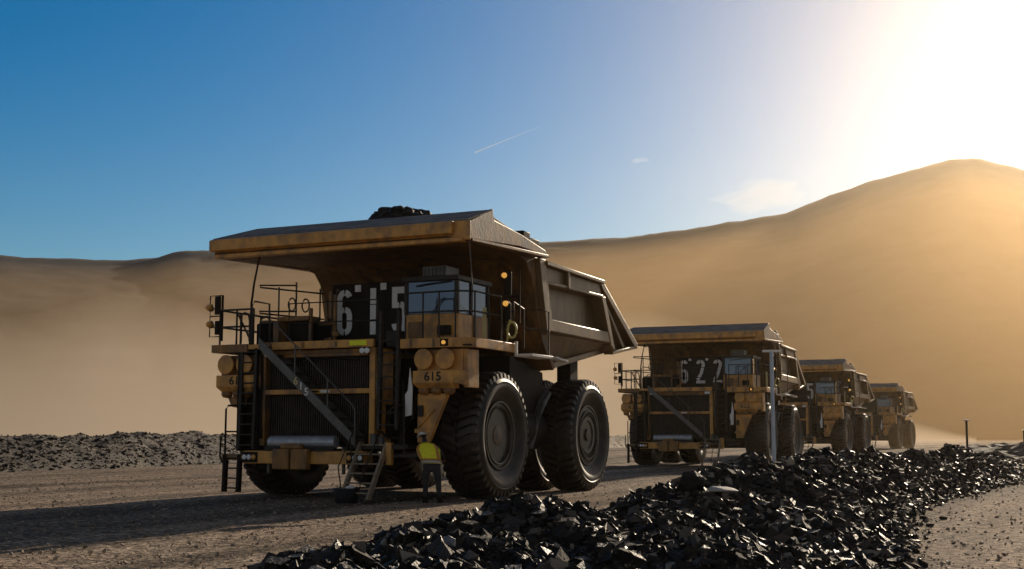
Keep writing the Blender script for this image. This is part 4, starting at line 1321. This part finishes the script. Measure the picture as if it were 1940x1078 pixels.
# vest: shell round the torso, open at the armholes
def shell(name, rings, material, n_=20, th=0.0):
    vs = []; fs = []
    for (c, rx, ry, tl) in rings:
        for k in range(n_):
            a = 2 * PI * k / n_
            ca, sa = math.cos(a), math.sin(a)
            vs.append((c[0] + rx * math.copysign(abs(ca) ** 0.8, ca), c[1] + ry * math.copysign(abs(sa) ** 0.8, sa), c[2] + tl * sa))
    for i in range(len(rings) - 1):
        for k in range(n_):
            k2 = (k + 1) % n_
            fs.append((i * n_ + k, i * n_ + k2, (i + 1) * n_ + k2, (i + 1) * n_ + k))
    mb = MB(); mb.add(vs, fs)
    o = mb.build(name, material, person, sharp=80)
    sd_ = o.modifiers.new('solid', 'SOLIDIFY'); sd_.thickness = 0.012
    return o
shell('vest', [((-0.005, 0.03, 1.02), 0.235, 0.185, -0.03), ((-0.04, 0.06, 1.14), 0.235, 0.185, -0.04), ((-0.08, 0.12, 1.28), 0.255, 0.195, -0.05), ((-0.105, 0.16, 1.40), 0.275, 0.185, -0.05),
               ((-0.13, 0.19, 1.50), 0.22, 0.15, -0.05), ((-0.15, 0.21, 1.56), 0.12, 0.11, -0.04)], VEST)
shell('vest_tape', [((-0.006, 0.032, 1.03), 0.243, 0.193, -0.03), ((-0.018, 0.04, 1.09), 0.244, 0.194, -0.035)], REFL)
shell('vest_trim', [((-0.02, 0.042, 1.095), 0.2435, 0.1935, -0.035), ((-0.034, 0.054, 1.14), 0.243, 0.193, -0.04)], TRIM)
mb = MB()
for s in (-1, 1):
    mb.tube([(-0.03 + s * 0.19, -0.075, 1.14), (-0.09 + s * 0.215, -0.015, 1.32), (-0.12 + s * 0.20, 0.06, 1.47), (-0.14 + s * 0.13, 0.13, 1.55)], 0.042, 8)
mb.build('vest_edging', TRIM, person)
mb = MB()
mb.lathe([(0.0, 0.155), (0.012, 0.15), (0.03, 0.128), (0.09, 0.118), (0.14, 0.085), (0.165, 0.04), (0.17, 0.0)], (0, 0, 0), 'z', 22)
hm = mb.build('helmet', WHT, person, sharp=60)
hm.scale = (1.15, 1.15, 1.15); hm.location = (-0.215, 0.30, 1.755); hm.rotation_euler = (R(-22), R(-8), 0)
mb = MB(); mb.tube([(-0.1, -0.06, 0.0), (0, -0.12, -0.02), (0.1, -0.06, 0.0)], 0.02, 6)
hb = mb.build('helmet_band', BLK, person); hb.location = hm.location; hb.rotation_euler = hm.rotation_euler
for s, xb in ((-1, -0.145), (1, 0.19)):
    mb = MB(); mb.lathe([(0, 0.06), (0.05, 0.062), (0.12, 0.058), (0.17, 0.062)], (0, 0, 0), 'z', 14)
    mb.box(-0.052, 0.052, 0.0, 0.2, 0.0, 0.085)
    bo = mb.build('boot', BLK, person, 0.02); bo.location = (xb, -0.02, 0.0)

# ------------------------------------------------------------------ contrail and thin clouds (beyond the haze)
def far_pt(px, py, dist):
    a = (px - 970) / 2400.0; b_ = -(py - 539) / 2400.0
    v = Vector((a, math.cos(pitch) - b_ * math.sin(pitch), math.sin(pitch) + b_ * math.cos(pitch)))
    return v * (dist / v.y) + Vector((0, 0, CAM_H))
clm = bpy.data.materials.new('ice_cloud'); clm.use_nodes = True
t = clm.node_tree; t.nodes.clear()
ou = t.nodes.new('ShaderNodeOutputMaterial'); vp = t.nodes.new('ShaderNodeVolumePrincipled')
vp.inputs['Color'].default_value = (1, 1, 1, 1); vp.inputs['Density'].default_value = 0.012; vp.inputs['Anisotropy'].default_value = 0.3
t.links.new(vp.outputs[0], ou.inputs['Volume'])
p0 = far_pt(899, 289, 9000); p1 = far_pt(1022, 240, 9800)
m = MB(); m.tube([p0 + (p1 - p0) * k / 10 for k in range(11)], 9.0, 10, 2.0)
ct = m.build('contrail', clm)
tag(ct, 'thin white contrail crossing the blue sky above the trucks', 'contrail')

def cloud(px, py, dist, rx, rz, seed, dens, label):
    bm = bmesh.new()
    bmesh.ops.create_icosphere(bm, subdivisions=4, radius=1)
    for v in bm.verts:
        d_ = v.co.copy()
        r_ = 1 + 0.5 * noise.fractal(d_ * 1.6 + Vector((seed, 0, 0)), 0.8, 2.1, 4)
        v.co = Vector((d_.x * rx * r_, d_.y * rx * 0.7 * r_, d_.z * rz * r_ + d_.x * rz * 0.4))
    me = bpy.data.meshes.new('cloud'); bm.to_mesh(me); bm.free()
    cm = clm.copy(); cm.node_tree.nodes['Principled Volume'].inputs['Density'].default_value = dens
    me.materials.append(cm)
    o = bpy.data.objects.new('cloud', me); C.objects.link(o)
    o.location = far_pt(px, py, dist)
    tag(o, label, 'cloud')
cloud(1440, 372, 5200, 190, 60, 3.0, 0.0012, 'soft pale cloud bank sitting just over the hill crest')
cloud(1212, 304, 6000, 45, 12, 9.0, 0.003, 'tiny wisp of thin cloud in the open sky right of the contrail')

# ------------------------------------------------------------------ airborne dust
def vol_mat(name, col, dens, g):
    m = bpy.data.materials.new(name); m.use_nodes = True
    t = m.node_tree; t.nodes.clear()
    ou = t.nodes.new('ShaderNodeOutputMaterial'); vp = t.nodes.new('ShaderNodeVolumePrincipled')
    vp.inputs['Color'].default_value = (*col, 1); vp.inputs['Density'].default_value = dens; vp.inputs['Anisotropy'].default_value = g
    t.links.new(vp.outputs[0], ou.inputs['Volume'])
    return m
m = MB(); m.box(-760, 800, -30, 1060, -1.2, 212)
hz = m.build('haze', vol_mat('haze_air', (0.96, 0.78, 0.55), 0.00008, 0.84), smooth=False)
tag(hz, kind='stuff')

# low dust hanging between the trucks and the hill: a closed wedge that thins to nothing at its front and top
azs_ = np.linspace(R(-30), R(33), 60)
teD = np.interp(azs_, az_l, te_l)
m = MB()
vs = []
rr_ = [135, 148, 165, 190, 230, 300, 420, 600, 780, 885]
ff_ = [0.0, 0.09, 0.19, 0.32, 0.48, 0.65, 0.81, 0.91, 0.962, 0.985]
for a, te_ in zip(azs_, teD):
    edge = 1.0
    for r_, f_ in zip(rr_, ff_):
        z = 0.2 + r_ * te_ * f_ * (1 + 0.05 * math.sin(a * 23 + r_ * 0.02) * (1 - f_))
        vs.append((r_ * math.sin(a), r_ * math.cos(a), z))
    for r_ in rr_:
        vs.append((r_ * math.sin(a), r_ * math.cos(a), 0.15))
n2 = 2 * len(rr_); n1 = len(rr_)
fs = []
for i in range(len(azs_) - 1):
    for j in range(n1 - 1):
        fs.append((i * n2 + j, i * n2 + j + 1, (i + 1) * n2 + j + 1, (i + 1) * n2 + j))
        fs.append((i * n2 + n1 + j, (i + 1) * n2 + n1 + j, (i + 1) * n2 + n1 + j + 1, i * n2 + n1 + j + 1))
    fs.append((i * n2 + n1 - 1, i * n2 + n2 - 1, (i + 1) * n2 + n2 - 1, (i + 1) * n2 + n1 - 1))
    fs.append((i * n2, (i + 1) * n2, (i + 1) * n2 + n1, i * n2 + n1))
for i in (0, len(azs_) - 1):
    for j in range(n1 - 1):
        fs.append((i * n2 + j, i * n2 + n1 + j, i * n2 + n1 + j + 1, i * n2 + j + 1))
m.add(vs, fs)
dc = m.build('dust_cloud', vol_mat('dust_air', (0.96, 0.65, 0.33), 0.0006, 0.55), smooth=False)
tag(dc, 'pale tan dust cloud hanging in front of the far hill', 'dust cloud', kind='stuff')

# thicker dust close to the ground behind the trucks: a long low bank with a rounded section
m = MB()
els = [0.0, 0.02, 0.04, 0.06, 0.08, 0.10, 0.113]
r_front = [150, 190, 235, 285, 340, 395, 425]
r_back = [452, 449, 446, 442, 436, 430, 427]
sec = [(r_, e_) for r_, e_ in zip(r_front, els)] + [(r_, e_) for r_, e_ in zip(r_back[::-1], els[::-1])]
vs = []; fs = []
ab = np.linspace(R(-31), R(20), 60)
for a in ab:
    end = min(1.0, (R(20) - a) / R(14)) * (0.86 + 0.09 * math.sin(a * 17.0) + 0.05 * math.sin(a * 41.0 + 1))
    end = max(end, 0.02)
    for (r_, z) in sec:
        vs.append((r_ * math.sin(a), r_ * math.cos(a), 0.16 + r_ * z * end))
ns = len(sec)
for i in range(len(ab) - 1):
    for j in range(ns):
        j2 = (j + 1) % ns
        fs.append((i * ns + j, i * ns + j2, (i + 1) * ns + j2, (i + 1) * ns + j))
fs.append(tuple(range(ns))); fs.append(tuple((len(ab) - 1) * ns + j for j in range(ns - 1, -1, -1)))
m.add(vs, fs)
db = m.build('dust_bank', vol_mat('dust_bank_air', (0.97, 0.84, 0.69), 0.0029, 0.42), smooth=False)
tag(db, 'low bright dust bank drifting along the ground behind the trucks', 'dust bank', kind='stuff')
